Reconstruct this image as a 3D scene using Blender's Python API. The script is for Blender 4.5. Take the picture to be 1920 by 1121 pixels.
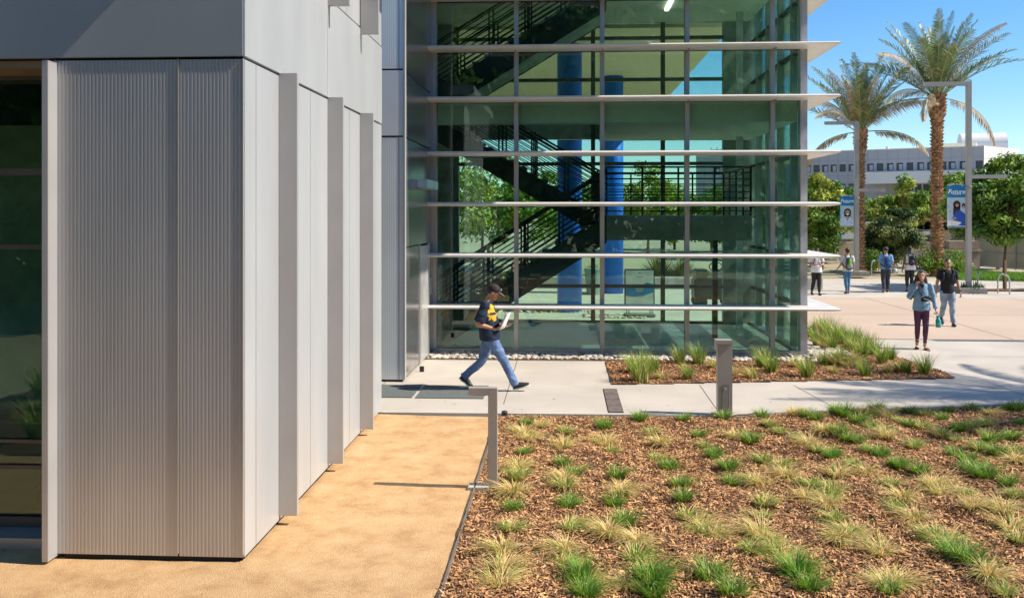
import bpy, bmesh, math, random
import numpy as np
from mathutils import Vector, Matrix, Quaternion, noise
for o in list(bpy.data.objects): bpy.data.objects.remove(o)
S = bpy.context.scene; COL = S.collection
PI = math.pi
# ------------------------------------------------------------------ camera
FPX, CZ, HOR = 1700.0, 2.95, 400.0          # focal length in photo pixels, eye height, horizon row
YAW = math.atan(96/FPX)
cd = bpy.data.cameras.new('camera'); cam = bpy.data.objects.new('camera', cd); COL.objects.link(cam)
cam.location = (0, 0, CZ); cam.rotation_euler = (PI/2, 0, YAW)
cd.sensor_width = 36; cd.sensor_fit = 'HORIZONTAL'; cd.lens = FPX/1920*36
cd.shift_y = -(560.5-HOR)/1920; cd.clip_start = .05; cd.clip_end = 3000
S.camera = cam
S.render.resolution_x, S.render.resolution_y = 1024, 597
# ------------------------------------------------------------------ sun and sky
sun_to = Vector((1.0, -.09, 0)).normalized(); ELEV = math.radians(45.5)
sdir = Vector((sun_to.x*math.cos(ELEV), sun_to.y*math.cos(ELEV), math.sin(ELEV)))
sl = bpy.data.lights.new('sun', 'SUN'); sl.energy = 4.8; sl.angle = math.radians(.5); sl.color = (1, .91, .79)
so = bpy.data.objects.new('sun', sl); COL.objects.link(so)
so.rotation_euler = (-sdir).to_track_quat('-Z', 'Y').to_euler()
W = bpy.data.worlds.new('World'); S.world = W; W.use_nodes = True
wn = W.node_tree; bg = wn.nodes['Background']
sky = wn.nodes.new('ShaderNodeTexSky'); sky.sky_type = 'NISHITA'; sky.sun_disc = False
sky.sun_elevation = ELEV; sky.sun_rotation = math.atan2(sdir.x, sdir.y)
sky.air_density = 1.0; sky.dust_density = 0.0; sky.ozone_density = 5.0; sky.altitude = 0
shs = wn.nodes.new('ShaderNodeHueSaturation'); shs.inputs['Saturation'].default_value = 1.22; wn.links.new(sky.outputs[0], shs.inputs['Color'])
wn.links.new(shs.outputs[0], bg.inputs[0]); bg.inputs[1].default_value = .115
S.view_settings.view_transform = 'Standard'; S.view_settings.look = 'None'
S.view_settings.exposure = .60; S.view_settings.gamma = 1
# ------------------------------------------------------------------ where a photo pixel lands in the place
FW = Vector((-math.sin(YAW), math.cos(YAW), 0)); RT = Vector((math.cos(YAW), math.sin(YAW), 0))
def G(px, py, z=0):
    t = FPX*(CZ-z)/(py-HOR); p = FW*t + RT*(t*(px-960)/FPX)
    return Vector((p.x, p.y, z))
def D(px, t, z=0):
    p = FW*t + RT*(t*(px-960)/FPX); return Vector((p.x, p.y, z))
def ZA(py, t): return CZ+(HOR-py)*t/FPX
def AX(px, Y):
    d = FW+RT*((px-960)/FPX); return d.x*Y/d.y
# ------------------------------------------------------------------ materials
MAT = {}
def ramp(nt, fac, stops):
    r = nt.nodes.new('ShaderNodeValToRGB'); e = r.color_ramp.elements
    while len(e) < len(stops): e.new(.5)
    for i, (p, c) in enumerate(stops): e[i].position = p; e[i].color = (*c, 1)
    nt.links.new(fac, r.inputs[0]); return r.outputs[0]
def mat(name, col=(.5,.5,.5), rough=.6, metal=0, var=.12, scale=3, bump=0, bscale=40, spec=.5, col2=None, coords='Object', stretch=None, transl=0, island=0, detail=5, emit=0, objvar=0):
    if name in MAT: return MAT[name]
    m = bpy.data.materials.new(name); m.use_nodes = True; nt = m.node_tree; L = nt.links.new
    b = nt.nodes['Principled BSDF']; b.inputs['Roughness'].default_value = rough; b.inputs['Metallic'].default_value = metal
    b.inputs['Specular IOR Level'].default_value = spec
    tc = nt.nodes.new('ShaderNodeTexCoord'); src = tc.outputs[coords]
    if stretch:
        mp = nt.nodes.new('ShaderNodeMapping'); mp.inputs['Scale'].default_value = stretch; L(src, mp.inputs[0]); src = mp.outputs[0]
    n = nt.nodes.new('ShaderNodeTexNoise'); n.inputs['Scale'].default_value = scale; n.inputs['Detail'].default_value = detail
    L(src, n.inputs['Vector'])
    c1 = col; c2 = col2 or tuple(c*(1-2*var) for c in col)
    if not col2: c1 = tuple(min(1, c*(1+var)) for c in col)
    out = ramp(nt, n.outputs['Fac'], [(.32, c2), (.68, c1)])
    if island or objvar:
        if island:
            gi = nt.nodes.new('ShaderNodeNewGeometry'); v = gi.outputs['Random Per Island']; amt = island
        else:
            gi = nt.nodes.new('ShaderNodeObjectInfo'); v = gi.outputs['Random']; amt = objvar
        mr = nt.nodes.new('ShaderNodeMapRange'); mr.inputs['To Min'].default_value = 1-amt; mr.inputs['To Max'].default_value = 1+amt
        L(v, mr.inputs[0]); hs = nt.nodes.new('ShaderNodeHueSaturation'); L(mr.outputs[0], hs.inputs['Value']); L(out, hs.inputs['Color']); out = hs.outputs[0]
    L(out, b.inputs['Base Color'])
    if bump:
        n2 = nt.nodes.new('ShaderNodeTexNoise'); n2.inputs['Scale'].default_value = bscale; n2.inputs['Detail'].default_value = 6
        L(src, n2.inputs['Vector']); bp = nt.nodes.new('ShaderNodeBump'); bp.inputs['Strength'].default_value = bump
        bp.inputs['Distance'].default_value = .01; L(n2.outputs['Fac'], bp.inputs['Height']); L(bp.outputs[0], b.inputs['Normal'])
    if transl:
        tr = nt.nodes.new('ShaderNodeBsdfTranslucent'); L(out, tr.inputs[0]); mx = nt.nodes.new('ShaderNodeMixShader')
        mx.inputs[0].default_value = transl; L(b.outputs[0], mx.inputs[1]); L(tr.outputs[0], mx.inputs[2]); L(mx.outputs[0], nt.nodes['Material Output'].inputs[0])
    if emit:
        b.inputs['Emission Color'].default_value = (*col, 1); b.inputs['Emission Strength'].default_value = emit
    MAT[name] = m; return m
def glassmat(name, tint, refl=1.0, rough=.0):
    m = bpy.data.materials.new(name); m.use_nodes = True; nt = m.node_tree; L = nt.links.new; nt.nodes.remove(nt.nodes['Principled BSDF'])
    t = nt.nodes.new('ShaderNodeBsdfTransparent'); t.inputs[0].default_value = (*tint, 1)
    g = nt.nodes.new('ShaderNodeBsdfGlossy'); g.inputs['Roughness'].default_value = rough; g.inputs[0].default_value = (.9, 1, .95, 1)
    fr = nt.nodes.new('ShaderNodeFresnel'); fr.inputs[0].default_value = 1.5
    ma = nt.nodes.new('ShaderNodeMath'); ma.operation = 'MULTIPLY_ADD'; ma.use_clamp = True; ma.inputs[1].default_value = 1.25*refl; ma.inputs[2].default_value = .05*refl
    # slight waviness of the float glass
    tc = nt.nodes.new('ShaderNodeTexCoord'); n = nt.nodes.new('ShaderNodeTexNoise'); n.inputs['Scale'].default_value = .9; n.inputs['Detail'].default_value = 1
    L(tc.outputs['Object'], n.inputs['Vector']); bp = nt.nodes.new('ShaderNodeBump'); bp.inputs['Strength'].default_value = .12; bp.inputs['Distance'].default_value = .02
    L(n.outputs['Fac'], bp.inputs['Height']); L(bp.outputs[0], g.inputs['Normal'])
    mx = nt.nodes.new('ShaderNodeMixShader'); L(fr.outputs[0], ma.inputs[0]); L(ma.outputs[0], mx.inputs[0]); L(t.outputs[0], mx.inputs[1]); L(g.outputs[0], mx.inputs[2])
    L(mx.outputs[0], nt.nodes['Material Output'].inputs[0]); MAT[name] = m; return m
PANEL = mat('panel_metal', (.53,.535,.545), .38, .5, .05, 2.2, .04, 3, stretch=(1,1,.2))
PANEL_LT = mat('panel_light', (.53,.54,.54), .42, .35, .045, 1.6, .04, 3, stretch=(1,1,.25))
PANEL_DK = mat('panel_grey', (.43,.46,.49), .36, .45, .03, 1.2, .03, 2)
FINM = mat('fin_metal', (.47,.46,.455), .45, .35, .03, 2)
FRAME = mat('frame_metal', (.44,.43,.42), .4, .55, .03, 4)
BLADE = mat('blade_metal', (.76,.73,.68), .42, .25, .03, 3)
JOINT = mat('joint_black', (.012,.011,.01), .8)
TRIM = mat('trim_edge', (.66,.65,.62), .3, .6, .02)
CONC = mat('concrete', (.49,.44,.375), .85, 0, .07, .8, .15, 60, detail=12)
CONC2 = mat('concrete_plaza', (.56,.51,.44), .85, 0, .05, .3, .1, 40)
PINK = mat('concrete_tan', (.49,.375,.285), .85, 0, .05, .3, .1, 40)
WALLI = mat('interior_wall', (.45,.48,.42), .7)
CEIL = mat('ceiling_paint', (.72,.76,.62), .7, 0, .05, 1)
DARK = mat('dark_steel', (.03,.032,.033), .45, .2, .1, 5)
GLASS = glassmat('facade_glass', (.78,.925,.885), .6)
GLASS2 = glassmat('rear_glass', (.92,.985,.94), .3)
GLASSD = glassmat('dark_glass', (.55,.72,.60), .55)
BLUE = mat('blue_column_paint', (.0,.15,.72), .45, 0, .05, 1)
# ------------------------------------------------------------------ objects and tags
def tag(o, label=None, cat=None, group=None, kind=None):
    if label: o['label'] = label
    if cat: o['category'] = cat
    if group: o['group'] = group
    if kind: o['kind'] = kind
    return o
def empty(name, label, cat, loc=(0,0,0), rz=0, group=None):
    o = bpy.data.objects.new(name, None); COL.objects.link(o); o.location = loc; o.rotation_euler = (0,0,rz); o.empty_display_size = .2
    return tag(o, label, cat, group)
def link(name, me, m=None, parent=None, loc=None):
    o = bpy.data.objects.new(name, me); COL.objects.link(o)
    if m is not None and not me.materials:
        for k in (m if isinstance(m, (list, tuple)) else [m]): me.materials.append(k)
    if parent is not None: o.parent = parent
    if loc is not None: o.location = loc
    return o
def copy_tree(o, parent=None):
    c = o.copy(); COL.objects.link(c); c.parent = parent
    for ch in list(o.children): copy_tree(ch, c)
    return c
class MB:
    def __init__(s): s.bm = bmesh.new(); s.mi = 0
    def _f(s, vs, mi=None):
        try: f = s.bm.faces.new(vs); f.material_index = s.mi if mi is None else mi; return f
        except ValueError: return None
    def box(s, x0, x1, y0, y1, z0, z1, M=None, bev=0):
        vs = [s.bm.verts.new((x, y, z)) for x in (x0,x1) for y in (y0,y1) for z in (z0,z1)]
        F = [s._f([vs[i] for i in q]) for q in ((0,1,3,2),(4,6,7,5),(0,4,5,1),(2,3,7,6),(0,2,6,4),(1,5,7,3))]
        if bev:
            es = list({e for f in F for e in f.edges}); r = bmesh.ops.bevel(s.bm, geom=es, offset=bev, segments=2, affect='EDGES')
            vs = list({v for f in r['faces'] for v in f.verts} | {v for v in vs if v.is_valid})
        if M is not None:
            for v in vs: v.co = M @ v.co
        return s
    def poly(s, pts, z=None):
        s._f([s.bm.verts.new((p[0], p[1], z if z is not None else p[2])) for p in pts]); return s
    def prism(s, prof, axis, a, b):     # profile in the other two axes, swept from a to b
        def P(u, v, w): return {'x': (w,u,v), 'y': (u,w,v), 'z': (u,v,w)}[axis]
        A = [s.bm.verts.new(P(u,v,a)) for u,v in prof]; B = [s.bm.verts.new(P(u,v,b)) for u,v in prof]
        n = len(prof)
        for i in range(n): s._f([A[i], A[(i+1)%n], B[(i+1)%n], B[i]])
        s._f(A[::-1]); s._f(B); return s
    def tube(s, p, q, r1, r2=None, n=8, cap=True):
        r2 = r1 if r2 is None else r2; p = Vector(p); q = Vector(q); d = q-p
        if d.length < 1e-6: return s
        qq = d.to_track_quat('Z','Y'); A = []; B = []
        for i in range(n):
            c = qq @ Vector((math.cos(2*PI*i/n), math.sin(2*PI*i/n), 0))
            A.append(s.bm.verts.new(p+c*r1)); B.append(s.bm.verts.new(q+c*r2))
        for i in range(n): s._f([A[i], A[(i+1)%n], B[(i+1)%n], B[i]])
        if cap: s._f(A[::-1]); s._f(B)
        return s
    def path(s, pts, r, n=6):
        for a, b in zip(pts[:-1], pts[1:]): s.tube(a, b, r, r, n)
        return s
    def loft(s, secs, n=20, cap=True):  # secs: (centre, rx, ry[, tilt vector]) rings in the XY plane
        rings = []
        for sc in secs:
            c, rx, ry = sc[:3]; c = Vector(c); q = Vector(sc[3]).to_track_quat('Z','Y') if len(sc) > 3 else Quaternion()
            if len(sc) > 3:
                # keep local x along world x as far as possible
                zz = Vector(sc[3]).normalized(); yy = zz.cross(Vector((1,0,0))).normalized(); xx = yy.cross(zz)
                mm = Matrix((xx, yy, zz)).transposed()
            else: mm = Matrix.Identity(3)
            rings.append([s.bm.verts.new(c + mm @ Vector((rx*math.cos(2*PI*i/n), ry*math.sin(2*PI*i/n), 0))) for i in range(n)])
        for a, b in zip(rings[:-1], rings[1:]):
            for i in range(n): s._f([a[i], a[(i+1)%n], b[(i+1)%n], b[i]])
        if cap: s._f(rings[0][::-1]); s._f(rings[-1])
        return s
    def ell(s, c, r, rot=None, u=14, v=9):
        M = Matrix.Translation(Vector(c)) @ (rot.to_4x4() if rot is not None else Matrix.Identity(4)) @ Matrix.Diagonal((*r, 1))
        bmesh.ops.create_uvsphere(s.bm, u_segments=u, v_segments=v, radius=1, matrix=M); return s
    def cone(s, p, r1, q, r2, n=10):     # round ended limb
        s.tube(p, q, r1, r2, n); s.ell(p, (r1,)*3, None, n, 6); s.ell(q, (r2,)*3, None, n, 6); return s
    def mesh(s, name, smooth=False):
        me = bpy.data.meshes.new(name); bmesh.ops.recalc_face_normals(s.bm, faces=s.bm.faces[:]); s.bm.to_mesh(me); s.bm.free()
        if smooth: me.shade_smooth()
        return me
    def obj(s, name, m, parent=None, smooth=False, loc=None):
        return link(name, s.mesh(name, smooth), m, parent, loc)
def box(name, m, parent, *a, bev=0):
    return MB().box(*a, bev=bev).obj(name, m, parent)
def sheet(name, m, pts, z, kind='structure'):
    o = MB().poly(pts, z).obj(name, m); o['kind'] = kind; return o
def quads_mesh(name, V, smooth=False, mats=None, mi=None, nv=4):
    V = np.asarray(V, dtype=np.float32).reshape(-1, 3); n = len(V)//nv
    me = bpy.data.meshes.new(name); me.vertices.add(len(V)); me.vertices.foreach_set('co', V.ravel())
    me.loops.add(n*nv); me.loops.foreach_set('vertex_index', np.arange(n*nv, dtype=np.int32))
    me.polygons.add(n); me.polygons.foreach_set('loop_start', np.arange(0, n*nv, nv, dtype=np.int32))
    for m in (mats or []): me.materials.append(m)
    if mi is not None: me.polygons.foreach_set('material_index', np.asarray(mi, dtype=np.int32))
    me.update(calc_edges=True); me.validate(); return me
def arr_mesh(name, V, F, mats=None, mi=None, smooth=False):   # F: quads index array
    V = np.asarray(V, dtype=np.float32).reshape(-1,3); F = np.asarray(F, dtype=np.int32).reshape(-1,4); n = len(F)
    me = bpy.data.meshes.new(name); me.vertices.add(len(V)); me.vertices.foreach_set('co', V.ravel())
    me.loops.add(n*4); me.loops.foreach_set('vertex_index', F.ravel())
    me.polygons.add(n); me.polygons.foreach_set('loop_start', np.arange(0, n*4, 4, dtype=np.int32))
    for m in (mats or []): me.materials.append(m)
    if mi is not None: me.polygons.foreach_set('material_index', np.asarray(mi, dtype=np.int32))
    me.update(calc_edges=True); me.validate()
    if smooth: me.shade_smooth()
    return me
# ================================================================== GROUND
rng = np.random.default_rng(7); random.seed(5)
EARTH = mat('far_earth', (.38,.33,.21), .95, 0, .15, .05)
sheet('ground', EARTH, [(-900,-300),(900,-300),(900,1600),(-900,1600)], -.12)
def strip(mb, a, b, w, z, mi=1):
    a = Vector((*a[:2], 0)); b = Vector((*b[:2], 0)); d = (b-a).normalized(); n = Vector((-d.y, d.x, 0))*w/2
    mb.mi = mi; mb.poly([a-n, b-n, b+n, a+n], z); mb.mi = 0
GAP = mat('paving_gap', (.14,.12,.10), .9)
pv = MB()
pv.prism([(-9,13.24),(2.3,13.40),(4.03,13.86),(7.13,14.47),(12,15.6),(30,19.7),(60,24),(60,41.5),(-9,41.5)], 'z', -.11, 0)
for x in (-5.3, -3.1, -.92, 1.5, 5.2, 9.2, 13.2, 17.2): strip(pv, (x, 14.0 if x < 3 else 14.9), (x, 18.2), .012, .003) if x < 1.2 else None
strip(pv, G(1312,722), G(1350,776), .012, .003); strip(pv, G(1488,722), G(1560,762), .012, .003); strip(pv, G(1840,712), G(1925,742), .012, .003); strip(pv, (-2.9,18.15), (.8,18.15), .012, .003)
strip(pv, (6.6,21.70), (40,21.70), .05, .003); strip(pv, (8,19.2), (30,19.2), .012, .003); strip(pv, (5,35.2), (40,35.2), .03, .003); strip(pv, (5,38.6), (40,38.6), .03, .003)
for x in (14, 19, 24): strip(pv, (x, 32.6), (x, 41), .02, .003)
o = pv.obj('plaza_paving', [CONC, GAP]); o['kind'] = 'structure'
pk = MB(); pk.poly([(5.6,21.78),(40,21.78),(40,32.3),(5.6,32.3)], .004)
for x in (10.5, 15.5, 20.5): strip(pk, (x,21.8), (x,32.3), .02, .007)
strip(pk, (6,27), (40,27), .02, .008)
o = pk.obj('plaza_tan_band', [PINK, GAP]); o['kind'] = 'structure'
# decomposed granite
DG0 = mat('decomposed_granite', (.59,.375,.185), .95, 0, .1, .7, 1.0, 90, col2=(.56,.35,.16), detail=12)
def dgmat():
    m = DG0; nt = m.node_tree; L = nt.links.new; b = nt.nodes['Principled BSDF']; src = b.inputs['Base Color'].links[0].from_socket
    tc = nt.nodes.new('ShaderNodeTexCoord'); n = nt.nodes.new('ShaderNodeTexNoise'); n.inputs['Scale'].default_value = 2.6; n.inputs['Detail'].default_value = 9; n.inputs['Roughness'].default_value = .7; L(tc.outputs['Object'], n.inputs['Vector'])
    c = ramp(nt, n.outputs['Fac'], [(.36, (.37,.20,.08)), (.50, (.58,.365,.172)), (.70, (.73,.51,.29))])
    g = nt.nodes.new('ShaderNodeTexNoise'); g.inputs['Scale'].default_value = 130; g.inputs['Detail'].default_value = 3; L(tc.outputs['Object'], g.inputs['Vector']); gr = ramp(nt, g.outputs['Fac'], [(.35, (.70,.66,.60)), (.60, (1,1,1))])
    mx = nt.nodes.new('ShaderNodeMix'); mx.data_type = 'RGBA'; mx.inputs[0].default_value = .55; L(src, mx.inputs[6]); L(c, mx.inputs[7])
    m2 = nt.nodes.new('ShaderNodeMix'); m2.data_type = 'RGBA'; m2.blend_type = 'MULTIPLY'; m2.inputs[0].default_value = 1; L(mx.outputs[2], m2.inputs[6]); L(gr, m2.inputs[7]); L(m2.outputs[2], b.inputs['Base Color']); return m
DG = dgmat()
def undul(x, y, s=1.0, a=.02): return a*(noise.noise(Vector((x*s, y*s, 1.7)))+.5*noise.noise(Vector((x*s*3, y*s*3, 4.1))))
def field(name, m, x0, x1, y0, y1, step, fz, keep=None):
    nx = int((x1-x0)/step)+1; ny = int((y1-y0)/step)+1
    xs = np.linspace(x0, x1, nx); ys = np.linspace(y0, y1, ny)
    V = [(x, y, fz(x, y)) for y in ys for x in xs]
    F = [(j*nx+i, j*nx+i+1, (j+1)*nx+i+1, (j+1)*nx+i) for j in range(ny-1) for i in range(nx-1) if keep is None or keep((xs[i]+xs[i+1])/2, (ys[j]+ys[j+1])/2)]
    return link(name, arr_mesh(name, V, F, smooth=True), m)
BEDX = -.95
o = field('gravel_ground', DG, -14, BEDX+.01, 5.4, 13.25, .11, lambda x,y: -.022+undul(x,y,.9,.012)+undul(x,y,7,.004)); o['kind'] = 'structure'
SOIL = mat('mulch_soil', (.15,.075,.038), .95, 0, .3, 14, .6, 60, col2=(.06,.03,.018))
def bededge(x): return 13.20+max(0, min(1,(x-2.3)/1.7))*.46+max(0, x-4.0)*.197+ (0.01*(x+1) if x<2.3 else .033)
def bedz(x, y): return -.018+undul(x, y, 1.6, .05)*(1 if y < 12.6 else max(.2,1-(y-12.6)*1.2))+.02*max(0,min(1,(y-12.2)/.9))*(1 if x > -.8 else 0)
o = field('mulch_bed_soil', SOIL, -9, 13, -3, 16, .09, bedz, keep=lambda x,y: y < bededge(x)-.02 and (x > BEDX or y < 5.42)); o['kind'] = 'structure'
EDG = mat('edging_steel', (.16,.14,.12), .7)
box_ = MB().box(BEDX-.008, BEDX+.006, -2, 13.23, -.05, .012).obj('bed_edging', EDG); tag(box_, 'thin dark metal edging strip between tan gravel and mulch', 'edging')
# wood chips, one heap too many to count
CHIP = mat('wood_chip', (.70,.405,.18), .85, 0, .1, 9, 0, col2=(.30,.13,.05), island=.62)
CHIPO = mat('wood_chip_fresh', (.70,.38,.16), .85, 0, .1, 9, 0, col2=(.34,.155,.06), island=.5)
def chips(name, n, inside, zf, m, box4, ymul=1.0, smin=.012, smax=.06):
    x0,x1,y0,y1 = box4; N = int(n*1.0); x = rng.uniform(x0,x1,N); u = rng.uniform(0,1,N)**ymul; y = y0+(y1-y0)*u
    k = inside(x, y); x = x[k]; y = y[k]; N = len(x)
    z = np.array([zf(a, b) for a, b in zip(x, y)])+rng.uniform(.0,.022,N)
    L = rng.uniform(smin, smax, N)/2*rng.choice([1,1,.6,1.3], N); w = rng.uniform(.003,.010,N); an = rng.uniform(0,PI,N); ti = rng.normal(0,.38,N); ro = rng.normal(0,.55,N)
    dx = np.cos(an)*np.cos(ti); dy = np.sin(an)*np.cos(ti); dz = np.sin(ti)
    px = -np.sin(an)*np.cos(ro); py = np.cos(an)*np.cos(ro); pz = np.sin(ro)
    d = np.stack([dx,dy,dz],1)*L[:,None]; p = np.stack([px,py,pz],1)*w[:,None]; c = np.stack([x,y,z],1)
    V = np.stack([c-d-p*.7, c+d-p, c+d*.9+p*.5, c-d+p], 1).reshape(-1,3)
    return link(name, quads_mesh(name, V, mats=[m]))
be = np.vectorize(bededge)
def vis(x, y): return (y < be(x)-.02) & (x < .66*y+2.2) & (y > 5.9)
o = chips('wood_chips', 330000, vis, bedz, CHIP, (BEDX+.01, 11, 5.9, 15.6), 1.25)
tag(o, 'brown shredded wood mulch covering the planting bed', 'mulch', kind='stuff')
# second bed between path and glass building
B2P = [(.83,18.2),(.81,15.62),(7.1,16.58),(7.0,18.2),(6.95,20.3),(6.4,22.8),(5.2,23.4),(5.2,18.2)]
def in2(x, y):
    a = (y > 15.66+.152*(x-.81)) & (y < 18.15) & (x > .84) & (x < 7.0)
    b = (x > 5.7) & (x < 6.95-.17*np.maximum(0,y-20)) & (y >= 18.1) & (y < 22.8)
    c = x < 7.15-.12*(y-16.5); return (a | b) & c
def z2(x, y): return .012+max(0, undul(x, y, 1.6, .03))
field('mulch_bed_back', SOIL, .83, 7.1, 15.6, 22.9, .09, z2, keep=lambda x,y: bool(in2(np.array(x), np.array(y))))['kind'] = 'structure'
o = chips('wood_chips', 36000, in2, z2, CHIPO, (.8, 7.2, 15.6, 22.8), 1.0, .03, .085); tag(o, 'orange brown wood mulch in the bed before the glass building', 'mulch', kind='stuff')
# pebbles
def pebbles(name, n, b4, m, label, smin=.025, smax=.07, zz=.0):
    mb = MB(); x0,x1,y0,y1 = b4
    for i in range(n):
        r = random.uniform(smin, smax); x = random.uniform(x0,x1); y = random.uniform(y0,y1)
        M = Matrix.Translation((x,y,zz+r*.25)) @ Matrix.Rotation(random.uniform(0,PI),4,'Z') @ Matrix.Diagonal((r, r*random.uniform(.6,.9), r*random.uniform(.4,.6), 1))
        bmesh.ops.create_icosphere(mb.bm, subdivisions=2, radius=1, matrix=M)
    o = mb.obj(name, m, smooth=True); tag(o, label, 'pebbles', kind='stuff'); return o
PEB = mat('pebble', (.50,.45,.37), .7, 0, .15, 2, .1, 20, island=.25)
GAPB = sheet('pebble_strip_soil', SOIL, [(-2.82,18.2),(5.7,18.2),(5.7,19.12),(-2.82,19.12)], .006)
pebbles('pebbles', 1150, (-2.8,5.68,18.26,19.0), PEB, 'strip of rounded river pebbles along the base of the glass building', zz=.01)
pebbles('pebbles', 260, (5.12,5.95,18.9,20.1), PEB, 'patch of pale rocks beside the glass corner', .03,.065, zz=.02)
# ================================================================== BUILDINGS
def part(name, mb, m, parent, smooth=False):
    o = mb.obj(name, m, parent, smooth)
    if parent.type == 'EMPTY': o.location = -parent.location
    return o
def ribs(mb, x0, x1, z0, z1, y, pitch=.032, depth=.002):   # fluted sheet facing -Y
    n = max(2, int((x1-x0)/pitch)); p = (x1-x0)/n; prof = []
    for i in range(n):
        for j, dd in enumerate((0, .0, 1, 1)): prof.append((x0+p*(i+(0,.42,.58,.92)[j]), y+dd*depth))
    prof.append((x1, y)); v0 = [mb.bm.verts.new((a,b,z0)) for a,b in prof]; v1 = [mb.bm.verts.new((a,b,z1)) for a,b in prof]
    for i in range(len(prof)-1): mb._f([v0[i], v0[i+1], v1[i+1], v1[i]])
def YS(px, X): return X/AX(px, 1.0)
SX, FY = -2.71, 7.58
wing = empty('metal_clad_building', 'silver metal clad building with ribbed corner panel and a row of vertical fins', 'building', (-6, 9, 0))
part('core_wall', MB().box(-4.3, SX-.03, FY+.04, 13.40, -.05, 6.2), JOINT, wing)
part('core_wall', MB().box(-14, -4.3, 13.2, 13.40, -.05, 6.2), WALLI, wing)
part('core_wall', MB().box(-14, -4.3, FY+.04, 13.2, 4.27, 6.2), JOINT, wing)
m = MB(); ribs(m, -4.37, -3.288, .022, 4.262, FY); part('ribbed_panel', m, PANEL, wing)
m = MB(); ribs(m, -3.276, SX-.012, .022, 4.262, FY); part('ribbed_panel', m, PANEL, wing)
for x in (-4.372, -3.286, SX-.012):
    part('panel_trim', MB().box(x-.004, x+.004, FY-.008, FY+.02, .045, 4.266), TRIM, wing)
part('upper_panel', MB().box(-14, SX-.01, FY-.012, FY+.03, 4.285, 6.18, bev=.004), PANEL_DK, wing)
part('base_plinth', MB().box(-4.3, SX-.06, FY+.02, 13.3, -.1, .03), JOINT, wing)
FY_ = [8.51, 10.31, 11.97, 13.42]
jy = [YS(480,SX), YS(582,SX), YS(655,SX), YS(703,SX)]
segs = sorted([FY+.004, jy[0], 8.53, jy[1], 10.33, jy[2], 11.99, jy[3], 13.42])
for a, b in zip(segs[:-1], segs[1:]):
    part('side_panel', MB().box(SX-.03, SX, a+.004, b-.004, .022, 4.262, bev=.003), PANEL_LT, wing)
bands = [FY-.008, YS(613,SX), 13.42]
for a, b in zip(bands[:-1], bands[1:]):
    part('side_band', MB().box(SX-.03, SX+.006, a+.003, b-.003, 4.285, 5.42, bev=.003), PANEL_LT, wing)
up = [FY-.008, 9.3, 10.31, 11.2, 11.97, 12.7, 13.42]
for a, b in zip(up[:-1], up[1:]):
    part('side_panel', MB().box(SX-.03, SX, a+.004, b-.004, 5.44, 6.18, bev=.003), PANEL_LT, wing)
for y in FY_[:3]:
    part('vertical_fin', MB().box(SX+.001, SX+.178, y, y+.06, .07, 4.285, bev=.004), FINM, wing)
for y in (8.51, 10.31, 11.97):
    part('vertical_fin', MB().box(SX+.007, SX+.25, y, y+.06, 5.34, 6.18, bev=.004), FINM, wing)
part('roof_eave', MB().box(-14.5, SX+.27, FY-.62, 13.6, 6.2, 6.45), PANEL_LT, wing)
# jamb fin and recessed window at the far left
xf0, xf1 = AX(78, 7.44), AX(90, 7.44)
part('jamb_fin', MB().box(xf0, xf1-.0, 7.44, 8.0, -.0, 4.245, bev=.003), FINM, wing)
win = MB(); gy = 8.1
for z0, z1 in ((.06,.16),(.60,.635),(.84,.87),(2.62,2.66),(3.30,3.36),(4.18,4.27)): win.box(-12, xf0-.001, gy-.03, gy+.05, z0, z1)
for x in (-6.2,-8,-9.8): win.box(x, x+.06, gy-.035, gy+.055, .1, 4.2)
wf = part('window_frame', win, mat('frame_brown', (.10,.09,.075), .45, .4), wing)
part('window_glass', MB().box(-12, xf0-.002, gy, gy+.012, .16, 4.2), GLASSD, wf)
part('window_head', MB().box(-14, xf0-.001, FY+.035, gy-.032, 4.21, 4.268), mat('head_brown', (.20,.14,.08), .6), wing)
part('window_sill', MB().box(-12, xf0-.001, FY+.2, gy-.032, -.05, .07), FRAME, wing)
sheet('cafe_floor', CONC, [(-14,8.16),(-4.31,8.16),(-4.31,13.2),(-14,13.2)], .02)
# block behind the recess
BX, BY = -2.79, 15.74
blk = empty('metal_clad_stair_block', 'grey ribbed metal wall block with a flush side door beside the glass facade', 'building', (-4, 17, 0))
part('core_wall', MB().box(-7, BX-.03, BY+.03, 19.05, -.05, 10.3), JOINT, blk)
xj = AX(748, BY)
BLKM = mat('panel_block', (.74,.78,.78), .5, .1, .03, 1.2)
for z0, z1, rb in ((.04,4.28,1),(4.31,5.45,0),(5.48,10.3,1)):
    for x0, x1 in ((-7, xj-.004),(xj+.004, BX-.012)):
        m = MB()
        if rb: ribs(m, x0, x1, z0, z1, BY)
        else: m.box(x0, x1, BY-.004, BY+.02, z0, z1)
        part('front_panel', m, BLKM, blk)
part('corner_trim', MB().box(BX-.008, BX+.03, BY-.01, BY+.10, .04, 10.3, bev=.003), PANEL_LT, blk)
ys = [BY+.1, 16.4, 17.0, 17.55, 18.75, 19.04]
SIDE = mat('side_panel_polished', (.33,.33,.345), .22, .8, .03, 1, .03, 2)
for z0, z1 in ((2.35,4.28),(4.31,5.45),(5.48,10.3)):
    for a, b in zip(ys[:-1], ys[1:]): part('side_panel', MB().box(BX-.03, BX, a+.003, b-.003, z0, z1, bev=.002), SIDE, blk)
for a, b in zip(ys[:-1], ys[1:]):
    if a == 17.55: continue
    part('side_panel', MB().box(BX-.03, BX, a+.003, b-.003, .04, 2.33, bev=.002), SIDE, blk)
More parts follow.
